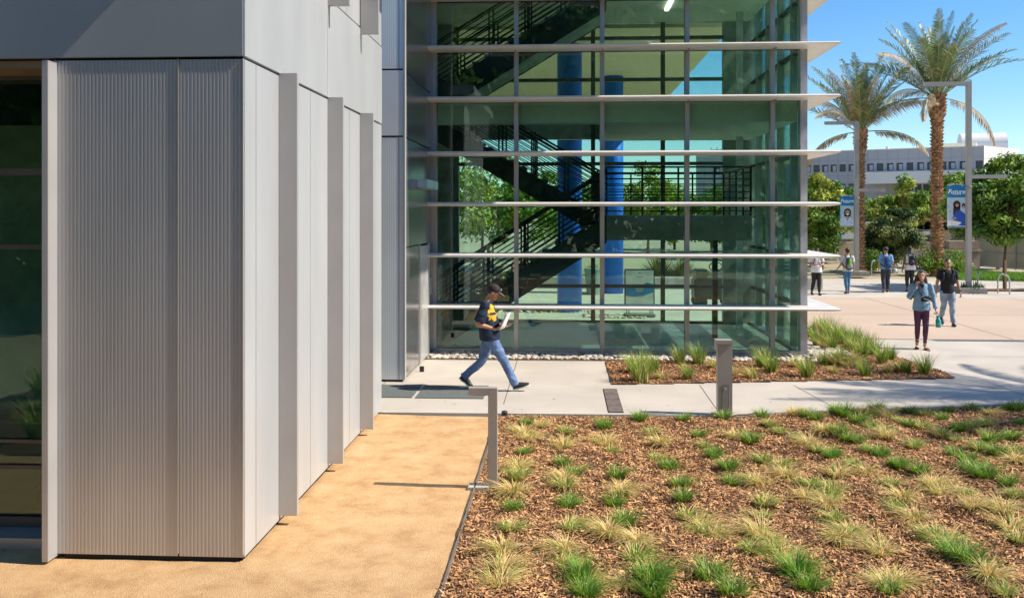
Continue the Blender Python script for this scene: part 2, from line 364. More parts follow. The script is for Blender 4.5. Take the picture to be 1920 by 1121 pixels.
dr = part('door', MB().box(BX-.028, BX+.006, 17.56, 18.62, .03, 2.3, bev=.003), mat('door_paint', (.5,.5,.49), .35, .3), blk)
part('door_handle', MB().box(BX+.006, BX+.02, 17.68, 17.74, .9, 1.22).tube((BX+.01,17.71,1.06),(BX+.07,17.71,1.06),.012).tube((BX+.07,17.71,1.06),(BX+.07,17.86,1.06),.012), TRIM, dr)
part('door_frame', MB().box(BX-.02, BX+.02, 18.63, 18.73, .03, 2.34).box(BX-.02, BX+.02, 17.5, 17.55, .03, 2.34), TRIM, blk)
part('door_stop', MB().box(BX+.12, BX+.2, 16.75, 16.8, 0, .1), DARK, blk)
part('card_reader', MB().box(BX+.001, BX+.03, 18.85, 18.93, 1.25, 1.6), TRIM, blk)
wl = empty('wall_light', 'small pale box light on the metal side wall above the door', 'wall light', (BX, 18, 3.5))
m = MB().box(BX+.002, BX+.20, 17.2, 18.7, 3.44, 3.60, bev=.006); part('lamp_housing', m, mat('pale_cyan_metal', (.45,.62,.66), .3, .3), wl)
part('lamp_lens', MB().box(BX+.03, BX+.18, 17.25, 18.65, 3.425, 3.437), TRIM, wl)
# ---- glass building
GX0, GX1, GY0, GY1 = -2.78, 5.04, 19.1, 24.2
gb = empty('glass_building', 'glass stair building with green tinted panes and projecting horizontal metal blades', 'building', (1, 21, 0))
bz = [1.01, 2.08, 3.14, 4.19, 5.32, 6.38, 7.45, 8.5, 9.55]
colx = [AX(x, GY0) for x in (815, 968, 1129, 1288, 1448)] + [4.90]
MW = .045
def mull(m, x, y0, y1, z0, z1): m.box(x-MW, x+MW, y0, y1, z0, z1)
for x in colx[:5]:
    m = MB(); mull(m, x, GY0-.06, GY0+.12, .10, 10.38); part('mullion', m, FRAME, gb)
part('jamb_post', MB().box(GX0-.02, colx[0]-MW-.004, GY0-.08, GY0+.14, .0, 10.38), FRAME, gb)
part('corner_column', MB().box(4.90, GX1, GY0-.05, GY0+.16, 0, 10.38, bev=.004), mat('corner_grey', (.50,.50,.505), .45, .3), gb)
part('base_sill', MB().box(GX0-.02, 4.899, GY0-.07, GY0+.12, .0, .098), FRAME, gb)
for z in bz:
    tr = MB().box(GX0, 4.899, GY0-.03, GY0+.10, z-.035, z+.03); part('transom', tr, DARK, gb)
zz = [.10]+bz
for i in range(5):
    for j in range(len(zz)-1):
        if i >= 5: continue
        part('glass_pane', MB().box(colx[i]+MW, colx[i+1]-(MW if i < 4 else 0), GY0+.02, GY0+.032, zz[j]+(.03 if j else 0), zz[j+1]-.035), GLASS, gb)
def blade(z):
    m = MB(); x0, x1, y0, y1, xi, yi = -2.83, 5.58, 18.56, 24.7, 5.06, 19.03
    def ring(i, zz): return [m.bm.verts.new(p) for p in ((x0,y0+i,zz),(x1-i,y0+i,zz),(x1-i,y1,zz),(xi,y1,zz),(xi,yi,zz),(x0,yi,zz))]
    r = [ring(.10, z+.042), ring(.03, z+.03), ring(0, z+.004), ring(0, z-.008), ring(.03, z-.024), ring(.16, z-.045)]
    for a, b in zip(r[:-1], r[1:]):
        for k in range(6): m._f([a[k], a[(k+1)%6], b[(k+1)%6], b[k]])
    m._f([r[0][0],r[0][1],r[0][4],r[0][5]]); m._f([r[0][1],r[0][2],r[0][3],r[0][4]])
    m._f([r[-1][0],r[-1][5],r[-1][4],r[-1][1]]); m._f([r[-1][1],r[-1][4],r[-1][3],r[-1][2]])
    return m
for z in bz:
    b = part('louvre_blade', blade(z), BLADE, gb)
    for x in colx[1:5]: part('blade_bracket', MB().box(x-.012, x+.012, 18.75, 19.038, z-.085, z-.046), FRAME, b)
# side facade
for y in (19.9, 21.1, 22.3, 23.4):
    part('mullion', MB().box(GX1-.14, GX1, y-.04, y+.04, .1, 10.38), FRAME, gb)
part('base_sill', MB().box(GX1-.14, GX1+.002, GY0+.162, GY1, 0, .098), FRAME, gb)
for z in bz: part('transom', MB().box(GX1-.1, GX1-.005, GY0+.162, GY1, z-.035, z+.03), DARK, gb)
sy = [GY0+.16, 19.86, 19.94, 21.06, 21.14, 22.26, 22.34, 23.36, 23.44, GY1-.1]
for k in range(0, 10, 2): part('glass_pane', MB().box(GX1-.06, GX1-.048, sy[k], sy[k+1], .1, 10.3), GLASS, gb)
# rear wall with glazing
RX0, RX1 = AX(860, GY1), AX(1356, GY1)
part('rear_wall', MB().box(-7, RX0, GY1, GY1+.2, 0, 10.3), WALLI, gb)
part('rear_wall', MB().box(RX1, GX1, GY1, GY1+.2, 0, 10.3), mat('rear_panel', (.26,.31,.28), .5), gb)
part('rear_wall', MB().box(RX0, RX1, GY1, GY1+.2, 8.0, 10.3), WALLI, gb)
part('rear_spandrel', MB().box(RX0, RX1, GY1+.01, GY1+.22, 4.92, 5.85), WALLI, gb)
m = MB()
for px in (1112, 1243): x = AX(px, GY1); m.box(x-.055, x+.055, GY1-.02, GY1+.10, .02, 8.0)
for z in (.06, 1.02, 4.27, 6.5, 7.6): m.box(RX0, RX1, GY1-.012, GY1+.09, z-.05, z+.04)
part('rear_frame', m, mat('frame_dark', (.16,.16,.14), .5, .3), gb)
for z0, z1 in ((.1,4.92),(5.85,8.0)): part('rear_pane', MB().box(RX0, RX1, GY1+.03, GY1+.04, z0, z1), GLASS2, gb)
part('ground_floor_slab', MB().box(-7, GX1-.15, GY0+.13, GY1-.02, -.05, .03), mat('lobby_floor', (.74,.76,.68), .55, 0, .04, 1), gb)
part('floor_slab', MB().box(-7, 4.88, GY0+.2, GY0+.62, 4.87, 5.40), CEIL, gb)
part('floor_slab', MB().box(.95, 4.88, GY0+.62, GY1-.02, 4.87, 5.40), CEIL, gb)
part('floor_slab', MB().box(-7, -3.35, GY0+.62, GY1-.02, 4.87, 5.40), CEIL, gb)
part('floor_slab', MB().box(-7, 4.88, GY0+.2, GY1-.02, 8.0, 8.5), CEIL, gb)
part('interior_wall', MB().box(-7.2, -7, 19.1, GY1, 0, 10.3), WALLI, gb)
part('roof_slab', MB().box(-7.5, 5.68, 15.6, 25, 10.4, 10.9), PANEL_LT, gb)
part('strip_light', MB().box(2.5, 2.6, 20.6, 22.6, 7.94, 7.998), mat('lamp_white', (1,.93,.8), .5, emit=2), gb)
part('interior_column', MB().box(4.35, 4.50, 23.0, 23.15, .03, 8.0), mat('pale_post', (.6,.62,.58), .6), gb)
# stairs
STR = mat('stringer_dark', (.05,.055,.05), .5, .2); SOF = mat('stair_soffit', (.42,.45,.38), .7)
def flight(xa, za, xb, zb, y0, y1, th=.6, soff=False):
    prof = [(xa, za), (xb, zb), (xb, zb-th), (xa, za-th)]
    if za-th < .03:
        s = (zb-za)/(xb-xa); xg = xa+(.03-(za-th))/s; prof = [(xa, za), (xb, zb), (xb, zb-th), (xg, .03), (xa, .03)]
    st = MB().prism(prof, 'y', y0, y0+.06); st.prism(prof, 'y', y1-.06, y1)
    so = [(x, z+(.02 if i > 1 else -.12)) for i, (x, z) in enumerate(prof)]
    s = part('stair_flight', st, STR, gb)
    t = MB(); t.prism(so, 'y', y0+.06, y1-.06)
    part('stair_soffit', t, SOF, s)
    n = 16; tr = MB()
    for k in range(n):
        x = xa+(xb-xa)*(k+.5)/n; z = za+(zb-za)*(k+.5)/n; tr.box(min(x-.15,x+.15), x+.15, y0+.06, y1-.06, z-.03, z+.02)
    part('stair_tread', tr, mat('tread', (.2,.2,.19), .7), s)
    rl = MB()
    for y in (y0+.03, y1-.03):
        for h in (1.02, .96, .84, .72, .60, .48, .36, .24, .12):
            r = .028 if h > 1 else .014; rl.tube((xa, y, za+h), (xb, y, zb+h), r, r, 6)
        for k in range(6):
            x = xa+(xb-xa)*(k+.15)/5.4; z = za+(zb-za)*(k+.15)/5.4; rl.box(x-.02, x+.02, y-.008, y+.008, z-.02, z+1.02)
            if k < 5: rl.box(x+.07, x+.11, y-.008, y+.008, z-.02, z+1.02)
    part('stair_railing', rl, DARK, s)
flight(-3.55, .03, .95, 2.9, 20.0, 21.5); flight(.95, 2.9, -3.35, 5.4, 21.9, 23.4, .55); flight(-3.35, 5.4, .95, 8.0, 20.0, 21.5)
ld = part('stair_landing', MB().box(.95, 4.1, 20.0, 23.4, 2.36, 2.9), mat('landing_grey', (.30,.31,.28), .35), gb)  # grey lightened to stand in for the plaza reflected on its face
rl = MB()
for (a, b) in (((.95,20.02),(4.08,20.02)), ((4.08,20.02),(4.08,23.38)), ((.95,23.38),(4.08,23.38))):
    for h in (1.06,.94,.80,.66,.52,.38,.24,.10): rl.tube((*a,2.9+h), (*b,2.9+h), .022 if h > 1 else .012, None, 6)
    n = 4
    for k in range(n+1): x = a[0]+(b[0]-a[0])*k/n; y = a[1]+(b[1]-a[1])*k/n; rl.box(x-.02, x+.02, y-.02, y+.02, 2.9, 3.97)
part('landing_railing', rl, DARK, ld)
part('landing_post', MB().box(3.5, 3.62, 21.5, 21.62, .03, 2.36), DARK, ld)
# overhanging wing behind on blue columns
ov = empty('overhanging_building', 'upper storey building on blue columns seen through the glass', 'building', (-3, 40, 0))
part('upper_storey', MB().box(-16, 4.56, 24.9, 52, 8.0, 13), mat('olive_siding', (.68,.66,.42), .7, 0, .06, 4, 0, stretch=(1,12,1)), ov)
for x, y in ((.19,27.3),(1.85,33.7),(-6,31),(-6,40)):
    part('column', MB().loft([((x,y,0),.37,.37),((x,y,8.0),.37,.37)], 32), BLUE, ov, True)
# ================================================================== PLANTS
GR = mat('grass_green', (.24,.40,.035), .6, 0, .1, 6, transl=.35, island=.38, objvar=0, col2=(.11,.26,.03))
GRL = mat('grass_pale', (.50,.54,.12), .6, 0, .1, 6, transl=.35, island=.3, col2=(.33,.42,.08))
STRAW = mat('grass_straw', (.86,.66,.30), .7, 0, .1, 6, transl=.25, island=.3, col2=(.62,.44,.17))
def tuft_mesh(name, n, H, R0, spread, droop, wind, probs, seed, wid=.006):
    r = np.random.default_rng(seed); K = 4
    a = r.uniform(0, 2*PI, n); rr = R0*np.sqrt(r.uniform(0,1,n)); L = H*r.uniform(.45,1.1,n)
    bx = rr*np.cos(a); by = rr*np.sin(a); a2 = a+r.normal(0,.5,n); sp = spread*r.uniform(.1,1,n)
    dx = np.cos(a2)*sp+wind[0]*r.uniform(.4,1.2,n); dy = np.sin(a2)*sp+wind[1]*r.uniform(.4,1.2,n); dr = droop*r.uniform(.4,1.1,n)
    V = np.zeros((n, (K+1)*2, 3))
    nx = -np.sin(a2+.3); ny = np.cos(a2+.3)
    for k in range(K+1):
        t = k/K; w = wid*(1-t*.93)*r.uniform(.8,1.2,n)
        px = bx+dx*L*(t*.5+t*t*.8); py = by+dy*L*(t*.5+t*t*.8); pz = np.maximum(.008, L*(t*1.0-dr*t*t))
        V[:,2*k,0] = px-nx*w; V[:,2*k,1] = py-ny*w; V[:,2*k,2] = pz-.01
        V[:,2*k+1,0] = px+nx*w; V[:,2*k+1,1] = py+ny*w; V[:,2*k+1,2] = pz-.01
    base = np.arange(n)[:,None,None]*((K+1)*2); q = np.array([[2*k,2*k+1,2*k+3,2*k+2] for k in range(K)])[None]
    F = (base+q).reshape(-1,4); mi = np.repeat(r.choice(3, n, p=probs), K)
    return arr_mesh(name, V.reshape(-1,3), F, [GR, GRL, STRAW], mi)
KINDS = {
 'g': [tuft_mesh('grass_tuft', 260, .21, .075, .85, .5, (-.15,.05), (.78,.17,.05), 10+i) for i in range(3)],
 'G': [tuft_mesh('grass_tuft', 380, .25, .09, .9, .52, (-.1,0), (.9,.08,.02), 20+i) for i in range(3)],
 'm': [tuft_mesh('grass_tuft', 260, .19, .08, 1.0, .62, (-.22,.05), (.28,.40,.32), 30+i) for i in range(4)],
 's': [tuft_mesh('grass_tuft', 300, .25, .08, 1.15, .80, (-.35,.0), (.04,.20,.76), 40+i) for i in range(4)],
 'r': [tuft_mesh('grass_clump', 220, .58, .10, .55, .32, (-.1,.0), (.50,.38,.12), 50+i, .0075) for i in range(4)],
 'q': [tuft_mesh('grass_clump', 170, .36, .09, .8, .6, (-.3,.0), (.15,.30,.55), 60+i, .007) for i in range(2)]}
LBL = {'g': 'small green grass tuft', 'G': 'full dark green grass tuft', 'm': 'green and straw grass tuft', 's': 'dry straw coloured grass tuft'}
TG = {
 'g': '986,796 979,850 1056,869 1074,888 964,952 1065,946 1133,800 1155,895 1151,944 1168,982 1424,777 1509,781 1530,788 1608,792 1640,771 1633,801 1708,775 1704,798 1768,788 1779,773 1884,769 1798,805 1858,828 1869,848 1496,820 1573,813 1591,824 1610,831 1650,850 1678,869 1790,850 1813,861 1837,888 1888,906 1200,790 1280,790 1310,815 1355,785 1255,873 1365,880 1275,912 1280,938 1330,1075 1372,1112 1667,1109 1407,830 1723,884 1913,796 1896,824 1817,876 1817,1060 1905,770',
 'G': '1089,1079 1097,1113 1586,781 1560,772 1558,856 1337,858 1373,905 1220,1090 1494,1072 1516,1102 1794,1044 1225,1110 1800,1050 1685,872 1845,893',
 'm': '973,895 958,997 1061,813 1059,914 1073,989 1063,1049 1146,846 1441,798 1462,809 1653,807 1685,790 1727,801 1734,779 1819,768 1764,815 1790,820 1824,801 1847,813 1836,839 1851,798 1430,865 1462,871 1531,845 1629,843 1599,875 1715,833 1905,929 1520,910 1550,933 1565,974 1434,944 1428,970 1670,910 1678,952 1809,929 1911,1012 1580,1004 1453,1027 1749,1008 1884,1117 1222,812 1320,835 1330,995 1290,965 1410,1030 1195,1048 1685,772 1560,920 1900,845 1230,855',
 's': '980,809 988,824 971,876 962,920 943,1031 943,1062 939,1091 1056,839 1056,899 1059,1027 1135,831 1165,921 1479,771 1616,768 1663,820 1665,781 1856,777 1516,835 1545,809 1475,893 1625,888 1569,891 1907,861 1552,948 1693,933 1715,970 1749,910 1824,955 1896,985 1423,1000 1475,1038 1648,1034 1775,1015 1854,1083 1678,1083 1310,980 1445,1010 1195,1015 1420,905 1240,830 1170,1090 1600,1000 1345,1000 1575,1010 1510,935 1760,925 1880,960 1660,1095 1140,1000 1380,820 1010,800'}
k = 0; random.seed(3)
for kind, s in TG.items():
    for t in s.split():
        x, y = map(float, t.split(',')); p = G(x, y)
        if p.y > bededge(p.x)-.05: p.y = bededge(p.x)-.08
        me = random.choice(KINDS[kind]); o = link('grass_tuft', me, loc=(p.x, p.y, bedz(p.x, p.y)))
        o.rotation_euler = (0, 0, random.uniform(0,6.28)); sc = random.uniform(.72,1.1)*(1.0 if kind in 'ms' else 1.05); o.scale = (sc, sc, sc*random.uniform(.85,1.1))
        zone = 'beside the concrete path' if y < 800 else ('halfway across' if y < 950 else 'closest to the camera in')
        side = 'left third of' if x < 1230 else ('middle of' if x < 1600 else 'right part of')
        lab = LBL[kind] + {'beside the concrete path': f' beside the path, {side} the bed', 'halfway across': f' halfway across, {side} the bed', 'closest to the camera in': f' at the near edge, {side} the bed'}[zone]
        tag(o, lab, 'grass tuft', 'grass tufts planted in rows in the mulch bed')
T2 = [(1203,717,'r',1.15),(1190,700,'r',.9),(1225,700,'r',.95),(1291,712,'r',.7),(1310,683,'r',1),(1341,692,'q',1),(1274,683,'r',.8),(1410,710,'q',1),(1445,700,'r',1),(1430,690,'r',.95),(1514,708,'r',.9),(1495,690,'q',1),
 (1563,700,'q',.8),(1539,682,'r',.7),(1622,706,'r',.75),(1572,669,'q',1.1),(1616,674,'r',1),(1655,682,'r',.85),(1686,696,'q',1.1),(1734,702,'r',.85),(1533,647,'r',1),(1587,647,'r',.95),(1555,634,'r',1),(1522,632,'r',1.05),(1598,658,'r',.85),(1640,665,'r',.8),(1548,655,'q',1.2),(1590,690,'q',.9),(1665,700,'q',.8),(1700,700,'r',.7),(1530,660,'r',.9),(1545,628,'r',1.1),(1568,640,'r',1.05),(1605,645,'r',.95),(1625,655,'r',.9),(1560,655,'r',1),(1520,645,'q',1.3),(1578,632,'q',1.2),(1670,676,'r',.75),(1537,668,'q',1.2),(1240,712,'q',.7),(1375,703,'q',.8)]
for x, y, kd, sc in T2:
    p = G(x, y)
    if p.x < 5.65 and p.y > 18.0: p.y = 17.9
    o = link('grass_clump', random.choice(KINDS[kd]), loc=(p.x, p.y, .01)); o.rotation_euler = (0,0,random.uniform(-.8,.8)); sc *= random.uniform(.92,1.05); o.scale = (sc,)*3
    w = 'in front of the glass panes' if x < 1500 else ('beside the glass building corner' if x < 1600 else 'in the pointed end of the rear bed')
    tag(o, ('tall green ornamental grass ' if kd == 'r' else 'low straw tinted grass ')+w, 'ornamental grass', 'ornamental grasses in the bed before the glass building')
# ---- trees
BARK = mat('bark', (.16,.10,.065), .9, 0, .2, 8, .5, 30)
def leafmat(n, a, b): return mat(n, a, .55, 0, .1, 1.3, transl=.3, island=.38, col2=b, spec=.3)
LF = dict(green=leafmat('leaf_green', (.26,.38,.05), (.13,.24,.035)), deep=leafmat('leaf_deep', (.12,.24,.04), (.06,.15,.03)), yellow=leafmat('leaf_yellow', (.48,.50,.07), (.24,.33,.05)),
          olive=leafmat('leaf_olive', (.30,.34,.12), (.16,.20,.07)), dark=leafmat('leaf_dark', (.055,.105,.025), (.03,.07,.02)))
def crown_mesh(name, H, R, base, n, leaf, seed, nclump=34, cr=.30, m=None, shape=1.0):
    r = np.random.default_rng(seed); cs = []
    while len(cs) < nclump:
        v = r.normal(0,1,3); v /= np.linalg.norm(v); d = r.uniform(.25,1)**.6
        c = np.array([v[0]*R*d, v[1]*R*d, base+(H-base)*(.5+.5*v[2]*d)])
        t = (c[2]-base)/(H-base); lim = R*(1-abs(t-.42)**1.6*1.5*shape)
        if math.hypot(c[0], c[1]) > max(.25*R, lim): continue
        cs.append(c)
    cs = np.array(cs); rad = R*cr*r.uniform(.65,1.3,nclump); k = r.integers(0, nclump, n)
    v = r.normal(0,1,(n,3)); v /= np.linalg.norm(v,axis=1)[:,None]; d = r.uniform(.2,1.5,n)**.55
    P = cs[k]+v*(rad[k]*d)[:,None]*np.array([1.1,1.1,.8])
    nrm = v+r.normal(0,.7,(n,3))+np.array([0,0,.35]); nrm /= np.linalg.norm(nrm,axis=1)[:,None]
    u = np.cross(nrm, r.normal(0,1,(n,3))); u /= np.linalg.norm(u,axis=1)[:,None]; w = np.cross(nrm, u)
    s = leaf*r.uniform(.6,1.3,n)[:,None]
    V = np.stack([P-u*s, P+w*s*.5, P+u*s, P-w*s*.5], 1).reshape(-1,3)
    mats = m if isinstance(m, list) else [m]; pr = r.integers(0, nclump, nclump)
    mi = (r.uniform(0,1,nclump)[k]*len(mats)*.999).astype(int) if len(mats) > 1 else np.zeros(n, int)
    return quads_mesh(name, V, mats=mats, mi=mi), cs
def trunk_mesh(H, r0, cs, seed, lean=0):
    mb = MB(); rr = random.Random(seed); top = Vector((lean, 0, H)); N = 5; pts = [Vector((0,0,-.1))]
    for i in range(1, N+1): pts.append(Vector((lean*i/N+rr.uniform(-.05,.05), rr.uniform(-.05,.05), H*i/N)))
    for i, (a, b) in enumerate(zip(pts[:-1], pts[1:])): mb.tube(a, b, r0*(1-.12*i), r0*(1-.12*(i+1)), 9)
    for c in cs[::2]:
        c = Vector(c.tolist()); mid = top.lerp(c, .5)+Vector((0,0,-.15)); mb.tube(top, mid, r0*.4, r0*.22, 5, False); mb.tube(mid, c, r0*.22, r0*.05, 5, False)
    return mb.mesh('trunk', True)
TREES = {}
def tree(name, label, loc, H, R, base, mk, n=8000, leaf=.13, seed=1, nclump=34, cr=.3, r0=.12, shape=1.0, group=None, cat='tree', key=None, rz=0):
    t = empty(name, label, cat, loc, rz, group)
    if key and key in TREES: cm, tm = TREES[key]
    else:
        cm, cs = crown_mesh('crown', H, R, base, n, leaf, seed, int(nclump*1.5), cr*.74, [LF[q] for q in mk] if isinstance(mk, list) else LF[mk], shape); tm = trunk_mesh(base+(H-base)*.3, r0, cs, seed)
        if key: TREES[key] = (cm, tm)
    link('crown', cm, None, t); link('trunk', tm, BARK, t); return t
GT = 'trees beyond the plaza'
tree('campus_tree', 'bushy green tree with thin trunk and stake right of the tall lamp post', G(1884,542), 5.0, 2.0, 1.75, ['green','deep','deep','green'], 20000, .10, 3, 44, .27, .07)
tree('campus_tree', 'leafy green tree behind the blade tips of the glass building', D(1541,49), 5.1, 1.7, .6, ['green','deep','yellow'], 12000, .11, 5, 34, .3, .09, group=GT)
tree('olive_tree', 'grey green bushy tree between the two palms behind two walking people', D(1667,47), 3.35, 1.5, .5, ['olive','olive','dark'], 12000, .10, 7, 36, .3, .1)
tree('campus_tree', 'tall conical light green tree behind the grey green tree between the palms', D(1693,64), 6.0, 2.0, .8, ['green','yellow'], 10000, .14, 9, 36, .28, .12, 1.3)
tree('campus_tree', 'yellowish green tree just right of the larger palm trunk', D(1775,66), 6.3, 1.9, 1, ['yellow','green'], 9000, .14, 11, 34, .28, .12, 1.2)
tree('campus_tree', 'yellow leaved tree at the right edge behind the bushy tree', D(1872,50), 5.0, 2.1, 1, ['yellow','green','yellow'], 10000, .13, 13, 36, .28, .12)
tree('campus_tree', 'pale green tree standing just left of the yellow leaved tree', D(1838,58), 5.2, 1.3, 1, ['yellow','green'], 7000, .13, 14, 30, .28, .12)
tree('campus_tree', 'green tree behind the woman banner left of the smaller palm', D(1590,70), 4.9, 2.0, .8, ['green','green','deep'], 9000, .15, 15, 34, .3, .12, group=GT)
tree('campus_tree', 'low green tree between the smaller palm and the conical tree', D(1640,72), 4.4, 1.7, .8, ['green','yellow'], 7000, .15, 16, 30, .3, .12, group=GT)
tree('campus_tree', 'rounded green tree filling the gap right of the conical tree', D(1735,70), 4.1, 2.0, .6, ['green','yellow'], 7000, .15, 17, 30, .3, .12, group=GT)
# seen through the glass
glist = [(905,58,6.9,3.4,'yellow',['yellow','green']),(985,60,6.2,3.0,'deep',['deep','green']),(1075,66,5.2,2.6,'green',['green','deep']),(1215,70,6.6,2.4,'green',['green','yellow']),(1145,74,4.6,2.2,'green',['green','deep']),(1265,76,5.4,2.4,'green',['green','yellow']),(1335,72,5.2,2.2,'green',['green','deep']),(1385,60,4.6,2.0,'green',['green']),(1440,72,5.4,2.3,'green',['green','deep']),(1490,78,5.2,2.4,'green',['green'])]
wh = ['yellow green tree seen through the left panes behind the stairs','dark green tree seen through glass behind the lower stair flight','green tree seen through glass behind the left blue column','tallest green tree seen through glass above the display board','low green tree seen through glass behind the right blue column','rounded tree seen through glass left of the far grey block','tree seen through glass in front of the far grey block','small tree seen through glass near the dark rear wall','tree seen through the side panes of the glass building','tree seen through the corner pane of the glass building']
for i, ((px, t, h, R, kk, mk), lb) in enumerate(zip(glist, wh)):
    tree('campus_tree', lb, D(px, t), h, R, .7, mk, 6500, .15, 60+i, 30, .3, .12, group='trees seen through the glass building')
# trees behind the viewer that the facade glass mirrors
for i, (x, y, h, R) in enumerate([(-9,-12,14,5.5),(-1,-16,17,6.5),(8,-13,15,6),(17,-18,17,6.5),(-19,-14,15,6),(27,-12,15,6),(3,-25,20,8),(14,-27,20,8),(-9,-26,20,8),(34,-22,18,8),(-22,-25,19,8)]):
    tree('shade_tree', 'dense dark green shade tree standing behind the viewer', (x, y, 0), 10, 4.3, .5, ['dark','deep','green'], 16000, .24, 90, 60, .34, .22, .8, group='shade trees behind the viewer', key='shade', rz=i*1.3).scale = (R/4.3, R/4.3, h/10)
# ---- palms
PT = mat('palm_trunk', (.52,.30,.155), .9, 0, .25, 5, .5, 25, col2=(.22,.11,.055), island=.3)
PG = mat('palm_frond', (.23,.30,.095), .45, 0, .1, 1.2, transl=.2, island=.35, col2=(.10,.155,.06), spec=.6)
PD = mat('palm_dry', (.62,.47,.28), .7, 0, .1, 1.2, transl=.2, island=.25, col2=(.36,.25,.12))
PS = mat('palm_stem', (.33,.36,.14), .6, 0, .1, 2)
def palm(label, loc, zc, r, fl, seed, nf=46):
    rr = random.Random(seed); t = empty('palm_tree', label, 'palm tree', loc)
    m = MB(); prof = [((0,0,-.1), r*1.35), ((0,0,.25), r*1.15), ((0,0,.8), r*.9), ((0,0,zc*.6), r*.88), ((0,0,zc-1.3), r*.95), ((0,0,zc-.8), r*1.25), ((0,0,zc+.1), r*1.15)]
    m.loft([(c, a*.84, a*.84) for c, a in prof], 14)
    rows = int(zc/.165)
    for j in range(rows):
        z = .1+j*.165; rad = r*(1.3-.42*min(1, z/.7)) if z < .7 else (r*.88 if z < zc-1.4 else r*(.92+.3*min(1,(z-zc+1.4)/.6)))
        for i in range(8):
            a = 2*PI*(i+(.5 if j % 2 else 0)+rr.uniform(-.08,.08))/8; ca, sa = math.cos(a), math.sin(a); w = rad*.46; up = (.13 if z < zc-1.3 else .24)*rr.uniform(.8,1.2)
            inn = rad*.86; out = rad+(.075 if z < zc-1.3 else .1)*rr.uniform(.7,1.3)
            A = [m.bm.verts.new((ca*inn-sa*w*s, sa*inn+ca*w*s, z)) for s in (-1,1)]
            B = [m.bm.verts.new((ca*out-sa*w*s*.55, sa*out+ca*w*s*.55, z+up)) for s in (-1,1)]
            Cc = [m.bm.verts.new((ca*inn-sa*w*s*.7, sa*inn+ca*w*s*.7, z+up*1.1)) for s in (-1,1)]
            m._f([A[0],A[1],B[1],B[0]]); m._f([B[0],B[1],Cc[1],Cc[0]]); m._f([A[0],B[0],Cc[0]]); m._f([A[1],Cc[1],B[1]])
    link('trunk', m.mesh('trunk'), PT, t)
    V = []; mi = []; st = MB()
    for f in range(nf):
        q = f/nf; az = f*2.39996+rr.uniform(-.25,.25); el = math.radians(86-58*q**1.0+rr.uniform(-7,7)); dry = (q > .9) or (rr.random() < .2 and q > .3)
        if q > .93: el = math.radians(rr.uniform(-4,18))
        L = fl*rr.uniform(.85,1.08)*(1.0 if q > .12 else .8); droop = math.radians(14+34*q+(35 if dry else 0)+rr.uniform(-8,10))
        p = Vector((math.cos(az)*r*.5, math.sin(az)*r*.5, zc-.1)); N = 26; e = el; pts = [p.copy()]
        for k in range(N):
            e = el-droop*((k/N)**1.6); d = Vector((math.cos(az)*math.cos(e), math.sin(az)*math.cos(e), math.sin(e))); p = p+d*(L/N); pts.append(p.copy())
        for k in range(0, N, 2): st.tube(pts[k], pts[min(k+2,N)], .028*(1-.8*k/N), .028*(1-.8*(k+2)/N), 4, False)
        side = Vector((-math.sin(az), math.cos(az), 0)); twist = rr.uniform(-.5,.5)
        for k in range(4, N):
            for h in (0, .5):
                c = pts[k].lerp(pts[k+1] if k < N else pts[k], h); d = (pts[k+1]-pts[k]).normalized(); upv = side.cross(d)*-1; s_ = side*math.cos(twist)+upv*math.sin(twist); u_ = upv*math.cos(twist)-side*math.sin(twist)
                tt = (k+h-4)/(N-4); ll = fl*.125*math.sin(PI*min(1,.18+tt*.8))**.6*rr.uniform(.8,1.15)
                for sg in (-1, 1):
                    dd = (s_*sg*.72+d*.75+u_*(.38+rr.uniform(-.25,.25))*(1 if not dry else -.8)+Vector((0,0,-.12 if not dry else -.7))).normalized()
                    w = d.cross(dd).cross(dd).normalized()*.024; e0 = c; e1 = c+dd*ll*.5; e2 = c+dd*ll+Vector((0,0,-.12*ll))
                    V += [e0-w*.6, e0+w*.6, e1+w, e1-w, e1-w, e1+w, e2+w*.15, e2-w*.15]; mi += [1 if dry or rr.random() < .10 else 0]*2
    cr = quads_mesh('crown', [tuple(v) for v in V], mats=[PG, PD], mi=mi); link('crown', cr, None, t); link('frond_stem', st.mesh('frond_stem'), PS, t)
    return t
palm('taller palm with thick scaly trunk and larger crown left of the tall lamp post', G(1757,513), ZA(182,44.8), .29, 4.4, 4, 44)
palm('smaller palm with slimmer trunk behind the left lamp post', D(1613,45), ZA(244,45), .22, 4.0, 9, 36)
palm('palm standing outside the picture to the right that shades the path', (17.4,14.0,0), 8.6, .24, 4.2, 12, 30)

for i in range(16):
    x = random.uniform(-9,-1.5); y = random.uniform(1.2,5.0)
    o = link('ground_shrub', random.choice(KINDS['r']+KINDS['m']), loc=(x,y,0)); o.scale = (1.2,)*3; tag(o, 'green grass clump in the bed below the viewer, mirrored in the left window', 'ornamental grass', 'grass clumps in the bed below the viewer')
# ================================================================== PLAZA FURNITURE AND BACKGROUND
POST = mat('post_grey', (.40,.37,.345), .45, .2, .04, 3)
# inverted L light in the gravel
c = G(925,914); PX0, PX1, PY = AX(915,9.75), AX(932,9.75), 9.75
pl = empty('path_light', 'grey tube path light shaped like an upside down L at the mulch edge', 'path light', (PX0, PY, 0))
part('post', MB().box(PX0, PX1, PY, PY+.1, 0, 1.065, bev=.003), POST, pl)
part('light_arm', MB().box(AX(878,9.75), PX0-.0005, PY, PY+.1, .985, 1.065, bev=.003), POST, pl)
part('footing', MB().box(AX(878,9.75), PX0+.01, PY-.06, PY+.12, -.06, .012, bev=.004), CONC, pl)
part('lamp_lens', MB().box(AX(882,9.75), PX0-.03, PY+.025, PY+.075, .975, .984), TRIM, pl)
